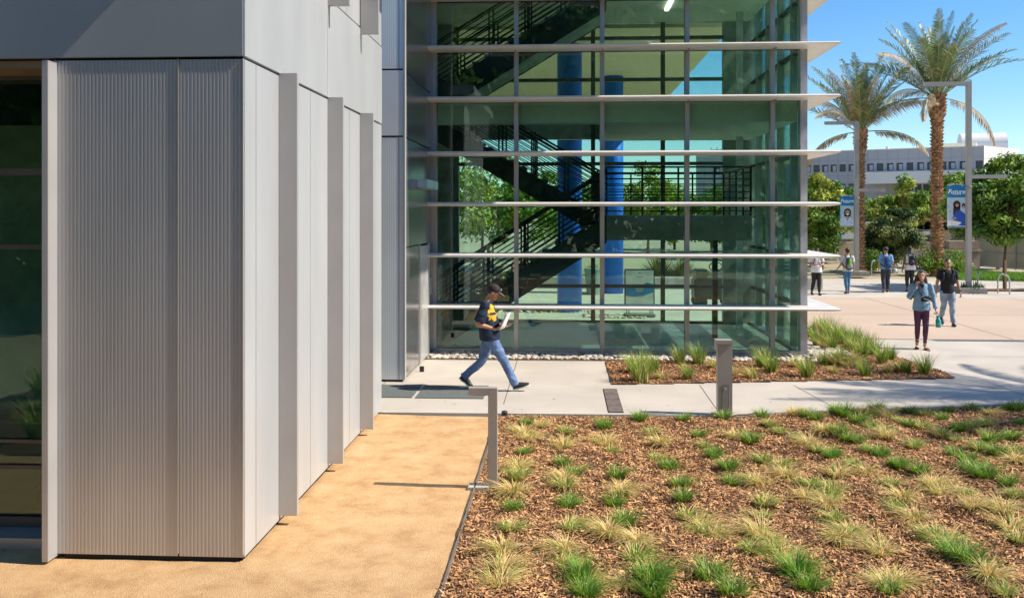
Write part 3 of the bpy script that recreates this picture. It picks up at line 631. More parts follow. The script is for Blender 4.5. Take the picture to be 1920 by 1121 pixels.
# bollard
b = G(1358,777); bl = empty('bollard', 'square grey metal bollard light with a small lock panel standing at the path edge', 'bollard', (b.x, b.y, 0))
m = MB(); m.box(-.105, .105, -.075, .075, -.02, 1.04, bev=.004); mm = m.obj('post', POST, bl)
m = MB(); m.box(-.135, .105, -.095, .085, 1.041, 1.10, bev=.003).box(-.135,-.106,-.095,.085,.94,1.04); m.obj('cap', POST, bl)
m = MB().box(-.045, .045, -.079, -.0755, .02, .44, bev=.001); pn = m.obj('access_panel', mat('panel_post', (.36,.33,.31), .45, .2), bl)
MB().box(-.048,.048,-.0785,-.0752,.016,.445).obj('panel_gap', JOINT, bl)
MB().tube((0,-.08,.39),(0,-.10,.39),.016,.014,10).obj('lock', TRIM, pn)
MB().box(-.17,.17,-.13,.13,-.03,.012,bev=.004).obj('footing', CONC, bl)
# entrance mat, drain, small ground fittings
m = MB(); m.poly([(-3.9,14.40),(-2.42,14.40),(-2.42,15.40),(-3.9,15.40)], .006); m.poly([(-2.36,14.36),(-1.27,14.36),(-1.27,15.40),(-2.36,15.40)], .006)
mt = MB().box(-3.9,-2.42,14.38,15.42,.001,.014).box(-2.36,-1.27,14.36,15.42,.001,.014).obj('entrance_mat', mat('mat_rubber', (.12,.135,.13), .9, 0, .1, 30)); m.bm.free(); tag(mt, 'dark grey rubber mat in two halves lying before the recessed entrance', 'mat')
dm = MB(); M2 = Matrix.Translation((.78,14.4,0))
dm.box(-.115,.115,-.92,.9,.001,.006,M2); tg = MB()
for k in range(4): tg.box(-.105,.105,-.9+k*.45,-.9+k*.45+.43,.007,.012,M2)
dr_ = empty('drain_channel', 'narrow dark drain channel cover set in the concrete walk', 'drain', (.78,14.4,0)); part('channel', dm, JOINT, dr_)
part('cover', tg, mat('drain_cover', (.16,.125,.11), .7, 0, .15, 12), dr_)
def uplight(px, py):
    p = G(px, py); o = MB().tube((0,0,-.05),(0,0,.05),.045,.045,14).tube((0,0,.05),(0,0,.065),.05,.035,14).obj('ground_light', DARK); o.location = (p.x, p.y, -.01); return o
tag(uplight(946,777), 'small black ground spotlight where gravel, walk and mulch meet', 'spotlight')
st = MB().box(-.22,.22,-.02,.04,-.06,.012).obj('edge_stone', mat('stone_grey',(.3,.28,.24),.8)); st.location = (*G(1220,776).xy, 0); tag(st, 'small flat grey slab at the path edge left of the bollard', 'slab')
br = MB().path([(0,0,.03),(.12,.05,.05),(.24,.02,.06),(.4,.1,.07)], .009).path([(.24,.02,.06),(.3,-.08,.05)], .006).obj('fallen_branch', BARK); br.location = (*G(1368,785).xy, 0); tag(br, 'thin dark twig lying on mulch beside the bollard', 'twig')
# ---- lamp posts with banners
POLE = mat('lamp_pole', (.36,.34,.32), .45, .25, .04, 2)
def lamp_post(label, p, H, armL, armR, zR, w=.085):
    t = empty('lamp_post', label, 'lamp post', p)
    MB().box(-w,w,-w,w,.15,H,bev=.006).obj('pole', POLE, t)
    MB().box(-.48,.48,-.48,.48,-.02,.2,bev=.02).obj('pedestal', mat('pedestal_conc',(.30,.28,.25),.85), t)
    a = MB().box(-armL,-w-.001,-.09,.09,H-.14,H,bev=.005).obj('lamp_arm', POLE, t)
    MB().box(-armL+.05,-armL+.7,-.07,.07,H-.152,H-.141).obj('lamp_lens', TRIM, a)
    if armR: MB().box(w+.001,armR,-.07,.07,zR-.14,zR,bev=.005).obj('lower_arm', POLE, t)
    m = MB(); m.tube((0,0,zR-.45),(0,0,zR-.4),w*1.5,None,12); m.obj('clamp', POLE, t)
    return t
pB = G(1816,549); tB = 1700*2.95/149.
lb = lamp_post('tall grey lamp post on square base near the right end of the plaza', (pB.x,pB.y,0), ZA(155,tB)+.02, 1.62, 1.35, ZA(328,tB))
pA = G(1606,516); tA = 1700*2.95/116.
la = lamp_post('grey lamp post in front of the smaller palm, partly hiding its trunk', (pA.x,pA.y,0), ZA(228,tA), 1.5, 1.3, ZA(354,tA), .10)
lc = lamp_post('lamp post outside the picture at right casting a thin shadow', (17.6,20.9,0), 7.6, 1.6, 0, 4, .09)
BL = mat('banner_blue', (.0,.19,.42), .7, 0, .05, 2); WHT = mat('print_white', (.8,.82,.82), .7, 0, .02)
def C_(n, c): return mat('print_'+n, c, .7, 0, .06, 8)
def textmesh(body, size, shear=0, bold=0):
    cu = bpy.data.curves.new('t', 'FONT'); cu.body = body; cu.size = size; cu.shear = shear; cu.offset = bold; cu.align_x = 'CENTER'; cu.extrude = .001; cu.resolution_u = 4
    o = bpy.data.objects.new('t', cu); COL.objects.link(o); dg = bpy.context.evaluated_depsgraph_get(); me = bpy.data.meshes.new_from_object(o.evaluated_get(dg)); bpy.data.objects.remove(o); return me
def disc(m, c, r, y, sx=1, n=20): m.poly([(c[0]+sx*r*math.cos(2*PI*i/n), y, c[1]+r*math.sin(2*PI*i/n)) for i in range(n)])
def shape(name, col, parent, fn): m = MB(); fn(m); return m.obj(name, col, parent)
def arc_text(parent, w, z, y):
    m = MB()
    for i in range(13):
        if i in (5, 8): continue
        a = math.radians(125-70*i/12); R = w*.62; cx, cz = R*math.cos(a), z-R*.62+R*math.sin(a)
        d = Vector((math.sin(a),0,-math.cos(a)))*w*.022; u = Vector((math.cos(a),0,math.sin(a)))*w*.022; c = Vector((cx,y,cz)); m.poly([c-d-u,c+d-u,c+d+u,c-d+u])
    return m.obj('small_lettering', WHT, parent)
def banner(label, x0, z0, w, h, P, which):
    t = empty('banner', label, 'banner', (P.x+x0, P.y-.02, z0)); y = -.014
    MB().box(-w/2,w/2,-.008,.008,0,h).obj('cloth', C_('photo_ground', (.45,.6,.66) if which == 'B' else (.10,.09,.06)), t)
    shape('header', BL, t, lambda m: m.box(-w/2-.002,w/2+.002,-.0115,.0115,h*.70 if which == 'B' else h*.68,h+.002))
    me = textmesh('Future', w*.36, .3, .004); o = link('lettering', me, WHT, t); o.rotation_euler = (PI/2,0,0); o.location = (0, -.0135, h*.79)
    shape('underline', WHT, t, lambda m: m.poly([(-w*.2,-.0135,h*.765),(w*.28,-.0135,h*.775),(w*.28,-.0135,h*.785),(-w*.2,-.0135,h*.772)]))
    arc_text(t, w, h*.93, -.0135)
    SK, HR = C_('skin', (.52,.28,.18)), C_('hair', (.03,.018,.015))
    if which == 'B':
        shape('printed_hair', HR, t, lambda m: (disc(m,(.02,h*.53),w*.22,-.0094,.95), m.poly([(-.1,-.0094,h*.5),(.16,-.0094,h*.5),(.12,-.0094,h*.28),(-.12,-.0094,h*.28)]), disc(m,(w*.40,h*.5),w*.16,-.0096,.6)))
        shape('printed_coat', C_('blue_coat', (.02,.09,.42)), t, lambda m: m.poly([(-w*.22,-.0102,h*.2),(-w*.05,-.0102,h*.36),(w*.2,-.0102,h*.4),(w*.5,-.0102,h*.3),(w*.5,-.0102,h*.02),(w*.1,-.0102,h*.03)]))
        shape('printed_face', SK, t, lambda m: (disc(m,(.03,h*.51),w*.105,-.0108,.85), disc(m,(w*.40,h*.47),w*.09,-.0108,.7), disc(m,(-w*.08,h*.2),w*.08,-.0110,1.2), disc(m,(-w*.36,h*.36),w*.05,-.0108)))
        shape('printed_paper', WHT, t, lambda m: m.poly([(-w*.48,-.0105,h*.03),(-w*.46,-.0105,h*.15),(w*.05,-.0105,h*.13),(w*.3,-.0105,h*.1),(w*.1,-.0105,h*.03)]))
    else:
        shape('printed_hair', HR, t, lambda m: (disc(m,(.03,h*.47),w*.27,-.0094,.95), m.poly([(-.15,-.0094,h*.46),(.2,-.0094,h*.46),(.14,-.0094,h*.24),(-.1,-.0094,h*.24)])))
        shape('printed_shirt', C_('pale_shirt', (.55,.68,.8)), t, lambda m: m.poly([(-w*.5,-.0100,0.01),(-w*.47,-.0100,h*.22),(-w*.15,-.0100,h*.31),(w*.2,-.0100,h*.31),(w*.5,-.0100,h*.2),(w*.5,-.0100,.01)]))
        shape('printed_face', SK, t, lambda m: (disc(m,(.03,h*.45),w*.19,-.0106,.85), m.poly([(-w*.12,-.0106,h*.3),(w*.2,-.0106,h*.3),(.03,-.0106,h*.16)])))
        shape('printed_smile', WHT, t, lambda m: disc(m,(.03,h*.39),w*.07,-.0110,1.3))
        shape('printed_edge', C_('edge_blue', (.1,.5,.7)), t, lambda m: m.poly([(-w*.5,-.0098,h*.25),(-w*.44,-.0098,h*.25),(-w*.44,-.0098,h*.66),(-w*.5,-.0098,h*.66)]))
    m = MB(); X = w/2 if x0 < 0 else -w/2; s = 1 if x0 < 0 else -1
    for z in (h+.01, -.03): m.tube((-w/2,0,z),(X+s*(abs(x0)-w/2),0,z),.014)
    m.obj('banner_bracket', POLE, t)
kB = tB/1700
banner('blue and white banner with two people reading on the tall right lamp post', (1793-1816)*kB, ZA(425,tB), 33*kB, 78*kB, pB, 'B')
kA = tA/1700
banner('blue banner with a smiling woman portrait on the left lamp post', (1590-1608)*kA, ZA(424,tA), 25*kA, 56*kA, pA, 'A')
# ---- far grey building
HOSP = mat('precast_grey_shaded', (.42,.405,.42), .8, 0, .04, .12); HLT = mat('precast_light_sunlit', (.74,.71,.67), .8, 0, .03, .12)  # facade grey has its shade in the colour; end wall takes sunlit tone
pr = D(1845, 150); plf = D(1305, 176); hx = (pr-plf); HL = hx.length; ha = math.atan2(hx.y, hx.x)
hb = empty('hospital_building', 'long grey building with square windows and vaulted roof room far behind the trees', 'building', (plf.x, plf.y, 0), ha)
HZ = 14.0
MB().box(0, HL, 0, 26, 0, HZ).obj('wall', HOSP, hb)
MB().box(-.0,HL+.05,-.1,26,HZ,HZ+.15).obj('coping', HLT, hb)
e1 = D(1909,158)-plf; e1 = Vector((e1.x*math.cos(ha)+e1.y*math.sin(ha), -e1.x*math.sin(ha)+e1.y*math.cos(ha)))
MB().prism([(HL+.01,-.12),(e1.x,e1.y),(e1.x,e1.y+12),(HL+.01,20)], 'z', 0, HZ+.1).obj('end_wall', HLT, hb)  # paler than the facade to stand for sunlight on this side
ed = Vector((e1.x-HL, e1.y+.12)); el_ = ed.length; ea = math.atan2(ed.y, ed.x)
def hpos(px):   # distance along the facade for a photo column
    d = FW+RT*((px-960)/FPX); u = hx.normalized(); den = d.x*u.y-d.y*u.x
    s = (d.x*(-plf.y)-d.y*(-plf.x))/den*1.0
    return s
wm = None; WG = mat('far_window', (.05,.055,.06), .25, 0, .3, .6); WB = mat('window_blind', (.42,.42,.43), .7)
wf_ = MB().box(-.52,.52,-.03,.02,0,1.3).mesh('window'); wf_.materials.append(DARK)
wp_ = MB().box(-.44,.44,-.05,-.031,.08,1.2).mesh('pane'); wp_.materials.append(WG); wb_ = MB().box(-.12,.44,-.07,-.051,.08,1.05).mesh('blind'); wb_.materials.append(WB)
pxs = [1345,1372,1400,1428,1456,1486,1500,1515.,1531,1547,1563,1580,1597,1632,1650,1669,1687,1706,1726,1745,1768,1785,1806,1836]
for i, px in enumerate(pxs):
    for z in (10.35, 6.9):
        if z < 8 and 1600 < px < 1790: continue
        w = link('window', wf_, None, hb, (hpos(px), -.01, z)); p_ = link('pane', wp_, None, w)
        if (i*7+int(z)) % 3: link('blind', wb_, None, p_)
x0, x1 = hpos(1630), hpos(1835)
MB().box(x0, x1, -4, -.05, 8.0, 10.0).obj('canopy_band', HLT, hb)
MB().box(x0+5, x1, -3, -.05, 4.0, 7.99).obj('recess_wall', HOSP, hb)
for k in range(14):
    link('window', wf_, None, hb, (x0+7+k*1.3, -3.05, 6.5))
for z in (12.3, 9.6, 6.3): MB().box(0, HL, -.02, -.001, z, z+.06).obj('panel_joint', mat('joint_grey', (.3,.29,.3), .8), hb)
m = MB()
for k in range(1, 30): m.box(HL*k/30, HL*k/30+.06, -.02, -.001, 0, HZ)
m.obj('panel_joint', MAT['joint_grey'], hb)
m = MB()
for z in (3.5,7,12): m.box(.05, el_, -.03, -.005, z, z+.07)
for k in (1,2,3): m.box(el_*k/4, el_*k/4+.07, -.03, -.005, 0, HZ)
o = m.obj('panel_joint', mat('joint_pale', (.48,.46,.44), .8), hb); o.location = (HL+.01,-.12,0); o.rotation_euler = (0,0,ea)
o = link('window', wf_, None, hb, (HL+ed.x*.55, -.12+ed.y*.55, 10.2)); o.rotation_euler = (0,0,ea)
vx0, vx1 = hpos(1797), hpos(1885); prof = [(4,HZ)]+[(8.5-4.5*math.cos(PI*k/16), HZ+1.2+2.6*math.sin(PI*k/16)) for k in range(17)]+[(13,HZ)]
vp = D(1800,166)-plf; vp = Vector((vp.x*math.cos(ha)+vp.y*math.sin(ha), -vp.x*math.sin(ha)+vp.y*math.cos(ha)))
prof = [(-2.6,HZ+.2)]+[(-2.6*math.cos(PI*k/16), HZ+1.4+2.0*math.sin(PI*k/16)) for k in range(17)]+[(2.6,HZ+.2)]
o = MB().prism(prof, 'x', 0, 7.4).obj('vaulted_roof_room', HLT, hb); o.location = (vp.x, vp.y-1, 0); o.rotation_euler = (0,0,.25)
MB().prism([(1,HZ+.15),(4,HZ+1.0),(7,HZ+.15)], 'x', hpos(1750), hpos(1828)).obj('skylight', mat('skylight_tan', (.5,.47,.33), .5), hb)
MB().tube((hpos(1660),2,HZ),(hpos(1660),2,HZ+.7),.25).obj('roof_vent', HLT, hb)
sc = MB()
for k in range(4): sc.tube((2+k*1.2,3,HZ),(2+k*1.2,3,HZ+1.8),.06)
sc.tube((2,3,HZ+1.3),(5.6,3,HZ+1.3),.05); sc.obj('roof_railing', DARK, hb)
# ---- building site behind the plaza
TAN = mat('tan_stucco', (.52,.42,.26), .85, 0, .06, .4); WOOD = mat('roof_wood', (.34,.18,.07), .8, 0, .15, 2)
th = empty('tan_building', 'low tan building with a broad brown timber roof behind the site fence', 'building', (*D(1775,64).xy, 0))
MB().box(-4.5,3.0,0,5,0,1.75).obj('wall', TAN, th); MB().prism([(-5.2,1.95),(-1.4,2.6),(3.6,1.95),(3.6,1.85),(-1.4,2.45),(-5.2,1.85)], 'y', -1.2, 5.5).obj('roof', WOOD, th)
m = MB()
for x in (-4.8,-2.4,0,2.8): m.tube((x,-1,0),(x,-1,1.9),.05)
m.obj('roof_post', POLE, th)
SCR = mat('screen_cloth', (.50,.44,.32), .9, 0, .12, .8); GALV = mat('galvanised', (.42,.46,.46), .5, .4)
def fence(label, a, b, H, screen, y=0):
    a = Vector((a.x,a.y,0)); d = Vector((b.x,b.y,0))-a; L = d.length; t = empty('site_fence', label, 'fence', a, math.atan2(d.y,d.x)); n = max(2, int(L/2.6))
    pm = MB().tube((0,0,0),(0,0,H+.05),.03,None,8).mesh('post'); pm.materials.append(GALV)
    for k in range(n+1): link('post', pm, None, t, (L*k/n,0,0))
    MB().tube((0,0,H),(L,0,H),.02).tube((0,0,H*.5),(L,0,H*.5),.015).tube((0,0,.06),(L,0,.06),.015).obj('rail', GALV, t)
    if screen:
        m = MB(); N = int(L/.25); 
        vs = [[m.bm.verts.new((L*i/N, .035+.03*math.sin(i*1.1), z)) for z in (.08, H*.5, H-.04)] for i in range(N+1)]
        for i in range(N):
            for j in range(2): m._f([vs[i][j], vs[i+1][j], vs[i+1][j+1], vs[i][j+1]])
        m.obj('screen', SCR, t, True)
    else:
        m = MB()
        for k in range(int(L/.3)): m.tube((k*.3,0,.06),(k*.3,0,H),.006,None,4,False)
        for z in (.4,.8,1.2,1.6): 
            if z < H: m.tube((0,0,z),(L,0,z),.005,None,4,False)
        m.obj('wire_mesh', GALV, t)
    return t
fence('wire site fence behind the palms and the tall lamp post', D(1690,52), D(1835,50), 2.0, False)
fence('site fence covered with tan cloth behind the bushy tree', D(1828,50), D(1990,44), 1.75, True)
fence('light wire fence behind the green backpack walker', D(1500,58), D(1625,58), 2.2, False)
rw = MB().box(-6.5,7.5,0,.5,0,1.15,bev=.02).box(-2,2.2,-.25,.0,0,.7,bev=.02).obj('retaining_wall', mat('wall_brown', (.46,.38,.28), .9, 0, .15, .8, .4, 6)); rw.location = D(1700,56); tag(rw, 'low brown block wall behind the walking pair and the palms', 'wall')
# covered heap and crates on the site
m = MB(); bmesh.ops.create_icosphere(m.bm, subdivisions=4, radius=1)
for v in m.bm.verts:
    v.co = Vector((v.co.x*2.0, v.co.y*1.2, max(0, v.co.z)*2.0*(1-.25*abs(v.co.x)))); v.co += Vector((0,0,1))*noise.noise(v.co*1.4)*.35 if v.co.z > .05 else Vector()
o = m.obj('earth_heap', mat('earth_brown', (.30,.21,.14), .95, 0, .2, 1.5, .5, 5), None, True); o.location = D(1822,54); tag(o, 'brown heap of earth behind the fence right of the big palm', 'heap')
cb = MB().box(-.9,.9,-.5,.5,0,.9,bev=.03).box(-1,1,-.55,.55,.92,1.05,bev=.02).box(-.7,.9,-.45,.4,1.06,1.5,bev=.03).obj('covered_crates', mat('crate_tan', (.40,.30,.21), .9, 0, .12, 2)); cb.location = D(1797,48); tag(cb, 'tan stacked crates under a flat cover behind the man in black', 'crates')
tl = MB().box(-1.5,1.4,0,.06,1.35,2.3).box(-1.6,1.5,-.3,1.6,2.3,2.42)
tl.tube((-.6,-.1,0),(-.6,-.1,2.3),.05).tube((.9,-.1,0),(.9,-.1,2.3),.05); o = tl.obj('site_shelter', mat('shelter_cream', (.66,.62,.52), .7)); o.location = D(1588,55); tag(o, 'small cream flat roofed shelter behind the left lamp post', 'shelter')
tn = empty('party_tent', 'white peaked canopy tent beyond the tree at the blade tips', 'tent', (*D(1553,52).xy, 0))
MB().prism([(-1.3,1.75),(0,2.3),(1.3,1.75),(1.3,1.55),(-1.3,1.55)], 'y', -1.2, 1.2).obj('canopy', WHT, tn)
for x in (-1.2,1.2):
    MB().tube((x,-1.15,0),(x,-1.15,1.6),.03).obj('leg', POLE, tn)
    MB().prism([(x-.25,.3),(x+.25,.3),(x+.1,1.5),(x-.1,1.5)], 'y', -1.12, -1.06).obj('curtain', WHT, tn)
# truck behind the fence
tk = empty('pickup_truck', 'white pickup truck parked behind the fence left of the big palm', 'truck', (*D(1733,60).xy, 0))
MB().box(-2.3,2.3,-.9,.9,.55,1.05,bev=.08).box(-.6,1.0,-.8,.8,1.05,1.7,bev=.15).obj('body', mat('truck_white', (.6,.6,.58), .35), tk)
MB().box(-.45,.85,-.82,.82,1.15,1.55,bev=.03).obj('window', WG, tk)
for x in (-1.4,1.5):
    for y in (-.85,.85): MB().tube((x,y-.1,.38),(x,y+.1,.38),.38,None,20).obj('wheel', DARK, tk)
# planting strip, lawn, agaves, bike racks
field('verge_soil', SOIL, 0, 9, 0, 1.0, .2, lambda x,y: .03+.05*noise.noise(Vector((x*1.5,y*2,0)))).location = (G(1795,546).x, G(1795,546).y, 0)
bpy.data.objects['verge_soil']['kind'] = 'structure'
LAWN = mat('lawn', (.15,.24,.04), .9, 0, .2, 3)
sheet('lawn', LAWN, [D(1775,40.2),D(1990,38.5),D(1990,43),D(1775,46)], .02)
gp = []
LW = KINDS['g'][0]
grs = quads_mesh('grass', np.zeros((0,3)), mats=[LF['green']]) if False else None
N = 16000; r_ = np.random.default_rng(3); A_, B_, C2, D2 = [np.array(v[:2]) for v in (D(1775,40.4),D(1990,38.7),D(1990,42.8),D(1775,45.8))]
u = r_.uniform(0,1,N)[:,None]; v = r_.uniform(0,1,N)[:,None]; P = (A_*(1-u)+B_*u)*(1-v)+(D2*(1-u)+C2*u)*v; P = np.c_[P, np.full(N,.02)]
an = r_.uniform(0,PI,N); w = np.stack([np.cos(an),np.sin(an),0*an],1)*.03; h = np.stack([r_.normal(0,.03,N),r_.normal(0,.03,N),r_.uniform(.05,.14,N)],1)
o = link('grass', quads_mesh('grass', np.stack([P-w,P+w,P+w*.2+h,P-w*.2+h],1).reshape(-1,3)), GR); tag(o, 'strip of green lawn below the bushy tree at the right edge', 'lawn', kind='stuff')
AG = mat('agave', (.10,.17,.07), .5, 0, .1, 5, transl=.1, island=.3)
def rosette(n, L, w, up, seed):
    r = random.Random(seed); m = MB()
    for i in range(n):
        a = r.uniform(0,2*PI); e = r.uniform(up,1.45); d = Vector((math.cos(a)*math.cos(e),math.sin(a)*math.cos(e),math.sin(e))); s = Vector((-math.sin(a),math.cos(a),0))*w; l = L*r.uniform(.7,1.1)
        p0 = d*.03; p1 = d*l*.5; p2 = d*l+Vector((0,0,-l*.12))
        m.poly([p0-s*.6,p0+s*.6,p1+s,p1-s]); m.poly([p1-s,p1+s,p2+s*.05,p2-s*.05])
    return m.mesh('agave')
ag = rosette(34,.5,.03,.25,1); ag.materials.append(AG)
for px, t, s, lb in ((1806,33.6,1,'spiky agave just left of the tall lamp post base'),(1829,33.4,1.1,'spiky agave just right of the tall lamp post base'),(1840,33.8,.8,'smaller spiky agave beside the first bike rack')):
    o = link('agave', ag, None, None, D(px,t)); o.scale = (s,)*3; tag(o, lb, 'agave')
fb = rosette(420,1.5,.02,.3,2); fb.materials.append(mat('flax', (.30,.27,.10), .6, 0, .2, 3, island=.4))
for px, t, s, lb in ((1235,38.2,1,'tall spiky flax bush seen through the glass, centre of the rear bed'),(1278,38.5,.85,'spiky flax bush seen through the glass beside the dark cart'),(1110,40,.6,'smaller flax bush seen through the glass behind the bin')):
    o = link('flax_bush', fb, None, None, D(px,t)); o.scale = (s,)*3; tag(o, lb, 'bush')
bushm, _ = crown_mesh('bush', 1.0, .75, .05, 2600, .06, 5, 16, .35, [LF['green']])
for px, t, s, lb in ((1630,45.5,1.0,'rounded green bush at the foot of the smaller palm'),(1612,46,.7,'small green bush half hidden by the left lamp post'),(1744,44.5,1.1,'green bush left of the big palm foot'),(1786,44.5,1.0,'green bush right of the big palm foot behind the man in black')):
    o = link('bush', bushm, None, None, D(px,t)); o.scale = (s,)*3; tag(o, lb, 'bush')
rk = MB(); rk.path([(-.0,0,0),(-.0,0,.55),(.05,0,.72),(.16,0,.8),(.22,0,.78)], .03, 8); rkm = rk.mesh('bike_rack'); rkm.materials.append(mat('rack_steel', (.5,.48,.45), .4, .5))
for px, t, a, lb in ((1833,33.9,.5,'leaning steel bike rack post beside the lamp post base'),(1871,33.5,0,'steel bike rack post left of the bushy tree trunk'),(1893,32.9,2.8,'steel bike rack post right of the bushy tree trunk'),(1634,43,.4,'small steel rack post before the rounded bush')):
    o = link('bike_rack', rkm, None, None, D(px,t)); o.rotation_euler = (0,0,a); o.scale = (.9,)*3; tag(o, lb, 'bike rack', 'bike rack posts beyond the plaza')
sk = MB().box(-.03,.03,-.03,.03,0,1.15).obj('tree_stake', mat('stake_wood', (.42,.25,.14), .8)); sk.location = D(1885.5,34.9); tag(sk, 'short wooden stake beside the bushy tree trunk', 'stake')
# ---- things behind the lobby, seen through the glass
mb2 = field('garden_soil', SOIL, -10, 8, 36.2, 41.5, .25, lambda x,y: .03+.06*noise.noise(Vector((x,y,0)))); mb2['kind'] = 'structure'
for i in range(26):
    px = random.uniform(1000,1340); o = link('ground_shrub', bushm, None, None, D(px, random.uniform(37,41.5))); s = random.uniform(.25,.5); o.scale = (s,s,s*.8); tag(o, 'low green shrub in the garden bed seen through the glass', 'shrub', 'low shrubs in the rear garden bed')
pebbles('pebbles', 260, (.6,2.3,25.6,26.6), PEB, 'pebbles lying on the ground behind the lobby by the blue column', .03,.08)
pebbles('pebbles', 200, (-2.2,.9,26.9,27.9), PEB, 'ring of pebbles at the foot of the left blue column', .03,.08)
sg = empty('display_board', 'standing poster board with a blue brush band on white, behind the lobby glass', 'sign', D(1199,25.9)); sg.rotation_euler = (0,0,YAW*.3)
MB().box(-.43,.43,-.03,.03,.25,1.36,bev=.01).obj('frame', DARK, sg); MB().box(-.395,.395,-.036,-.031,.285,1.325).obj('poster', mat('poster_white', (.9,.92,.92), .6), sg)
wv = [(-.39,.62),(-.2,.57),(.1,.6),(.39,.7),(.39,.93),(.2,.98),(0,.86),(-.15,.9),(-.39,.84)]
shape('printed_wave', mat('wave_blue', (.0,.25,.62), .6), sg, lambda m: m.poly([(x,-.039,z) for x,z in wv]))
shape('printed_lines', C_('pale', (.5,.62,.65)), sg, lambda m: [m.poly([(-a,-.042,z),(a,-.042,z),(a,-.042,z+.03),(-a,-.042,z+.03)]) for a,z in ((.12,.78),(.09,.72))] and None)
shape('printed_logo', mat('print_dark', (.06,.08,.1), .6), sg, lambda m: [m.poly([(-a,-.042,z),(a,-.042,z),(a,-.042,z+.018),(-a,-.042,z+.018)]) for a,z in ((.03,1.24),(.11,1.13),(.2,.33))] and None)
MB().tube((-.36,0,.05),(-.36,0,.27),.012).tube((-.30,0,.05),(-.30,0,.27),.012).tube((.36,0,.05),(.36,0,.27),.012).tube((.30,0,.05),(.30,0,.27),.012).obj('leg', DARK, sg); MB().box(-.46,.46,-.25,.25,0,.09,bev=.04).obj('base', mat('board_base', (.22,.23,.2), .7), sg)
bn = MB().loft([((0,0,0),.25,.25),((0,0,.85),.33,.33),((0,0,.88),.35,.35),((0,0,.95),.35,.35)],20).obj('trash_bin', mat('bin_green', (.25,.33,.27), .6)); bn.location = D(1113,33); tag(bn, 'round grey green litter bin between the two blue columns', 'bin')
ct = empty('utility_cart', 'dark utility cart with a round steering wheel seen through the glass', 'cart', D(1332,28.5))
MB().box(-.55,.8,-.4,.4,.28,.95,bev=.05).box(-.5,-.1,-.4,.4,.95,1.2,bev=.05).obj('body', mat('cart_dark', (.05,.055,.045), .4), ct)
w_ = MB(); pts = [(.2*math.cos(a*PI/8)+.15,-.1,1.28+.14*math.sin(a*PI/8)) for a in range(17)]; w_.path(pts, .018, 6).tube((.15,-.1,.9),(.15,-.1,1.28),.02).obj('steering_wheel', DARK, ct)
for x in (-.35,.55): MB().tube((x,-.42,.2),(x,-.3,.2),.2,None,16).tube((x,.42,.2),(x,.3,.2),.2,None,16).obj('wheel', DARK, ct)
lwall = MB().box(-3,12,0,.35,0,.45,bev=.02).obj('seat_wall', mat('seat_conc', (.5,.47,.42), .8)); lwall.location = (-2,35.6,0); tag(lwall, 'long low concrete seat wall seen through the lobby glass', 'wall')
tw = mat('table_white', (.62,.66,.62), .5)
tprot = None
for i, (px, t) in enumerate([(885,33),(925,36),(870,38),(960,40),(905,43)]):
    if tprot is None:
        r = empty('cafe_table', 'x', 'table', D(px,t)); MB().loft([((0,0,.72),.45,.45),((0,0,.75),.45,.45)],20).obj('table_top', tw, r); MB().tube((0,0,0),(0,0,.72),.04).loft([((0,0,0),.26,.26),((0,0,.03),.24,.24)],16).obj('leg', DARK, r); tprot = r
    else: r = copy_tree(tprot); r.location = D(px,t)
    r['label'] = 'round white cafe table on the terrace seen through the left glass panes'; r['group'] = 'round cafe tables on the rear terrace'
cprot = None
for i, (px, t) in enumerate([(868,31.5),(905,32),(945,34.5),(915,38),(955,38.5),(888,40.5),(985,41)]):
    if cprot is None:
        r = empty('terrace_chair', 'x', 'chair', D(px,t)); MB().box(-.22,.22,-.22,.22,.44,.47,bev=.01).obj('seat', mat('chair_tan', (.36,.22,.12), .6), r); MB().box(-.22,.22,.2,.24,.5,.9,bev=.01).obj('backrest', MAT['chair_tan'], r)
        for x in (-.2,.2):
            for y in (-.2,.2): MB().tube((x,y,0),(x,y,.44),.015).obj('leg', DARK, r)
        cprot = r
    else: r = copy_tree(cprot); r.location = D(px,t); r.rotation_euler = (0,0,i*1.1)
    r['label'] = 'brown terrace chair beside the white tables seen through glass'; r['group'] = 'chairs on the rear terrace'
# cafe table and chairs inside the left window
ti = empty('cafe_table', 'pale square table inside the dark window at the left edge', 'table', (-5.35, 9.6, .02))
MB().box(-.45,.45,-.4,.4,.72,.75,bev=.005).obj('table_top', tw, ti); MB().tube((0,0,0),(0,0,.72),.035).box(-.28,.28,-.28,.28,0,.02).obj('leg', DARK, ti)
for x, y, a, lb in ((-5.1,9.0,.4,'dark slim chair in front of the table inside the left window'),(-5.6,10.3,2.9,'dark slim chair behind the table inside the left window')):
    r = empty('cafe_chair', lb, 'chair', (x,y,.02), a); MB().box(-.2,.2,-.2,.2,.44,.46,bev=.008).obj('seat', DARK, r); MB().box(-.2,.2,.19,.22,.52,.86,bev=.01).tube((-.19,.2,.46),(-.19,.2,.6),.012).tube((.19,.2,.46),(.19,.2,.6),.012).obj('backrest', DARK, r)
    for sx in (-1,1):
        for sy in (-1,1): MB().tube((sx*.22,sy*.22,0),(sx*.17,sy*.17,.44),.012).obj('leg', DARK, r)
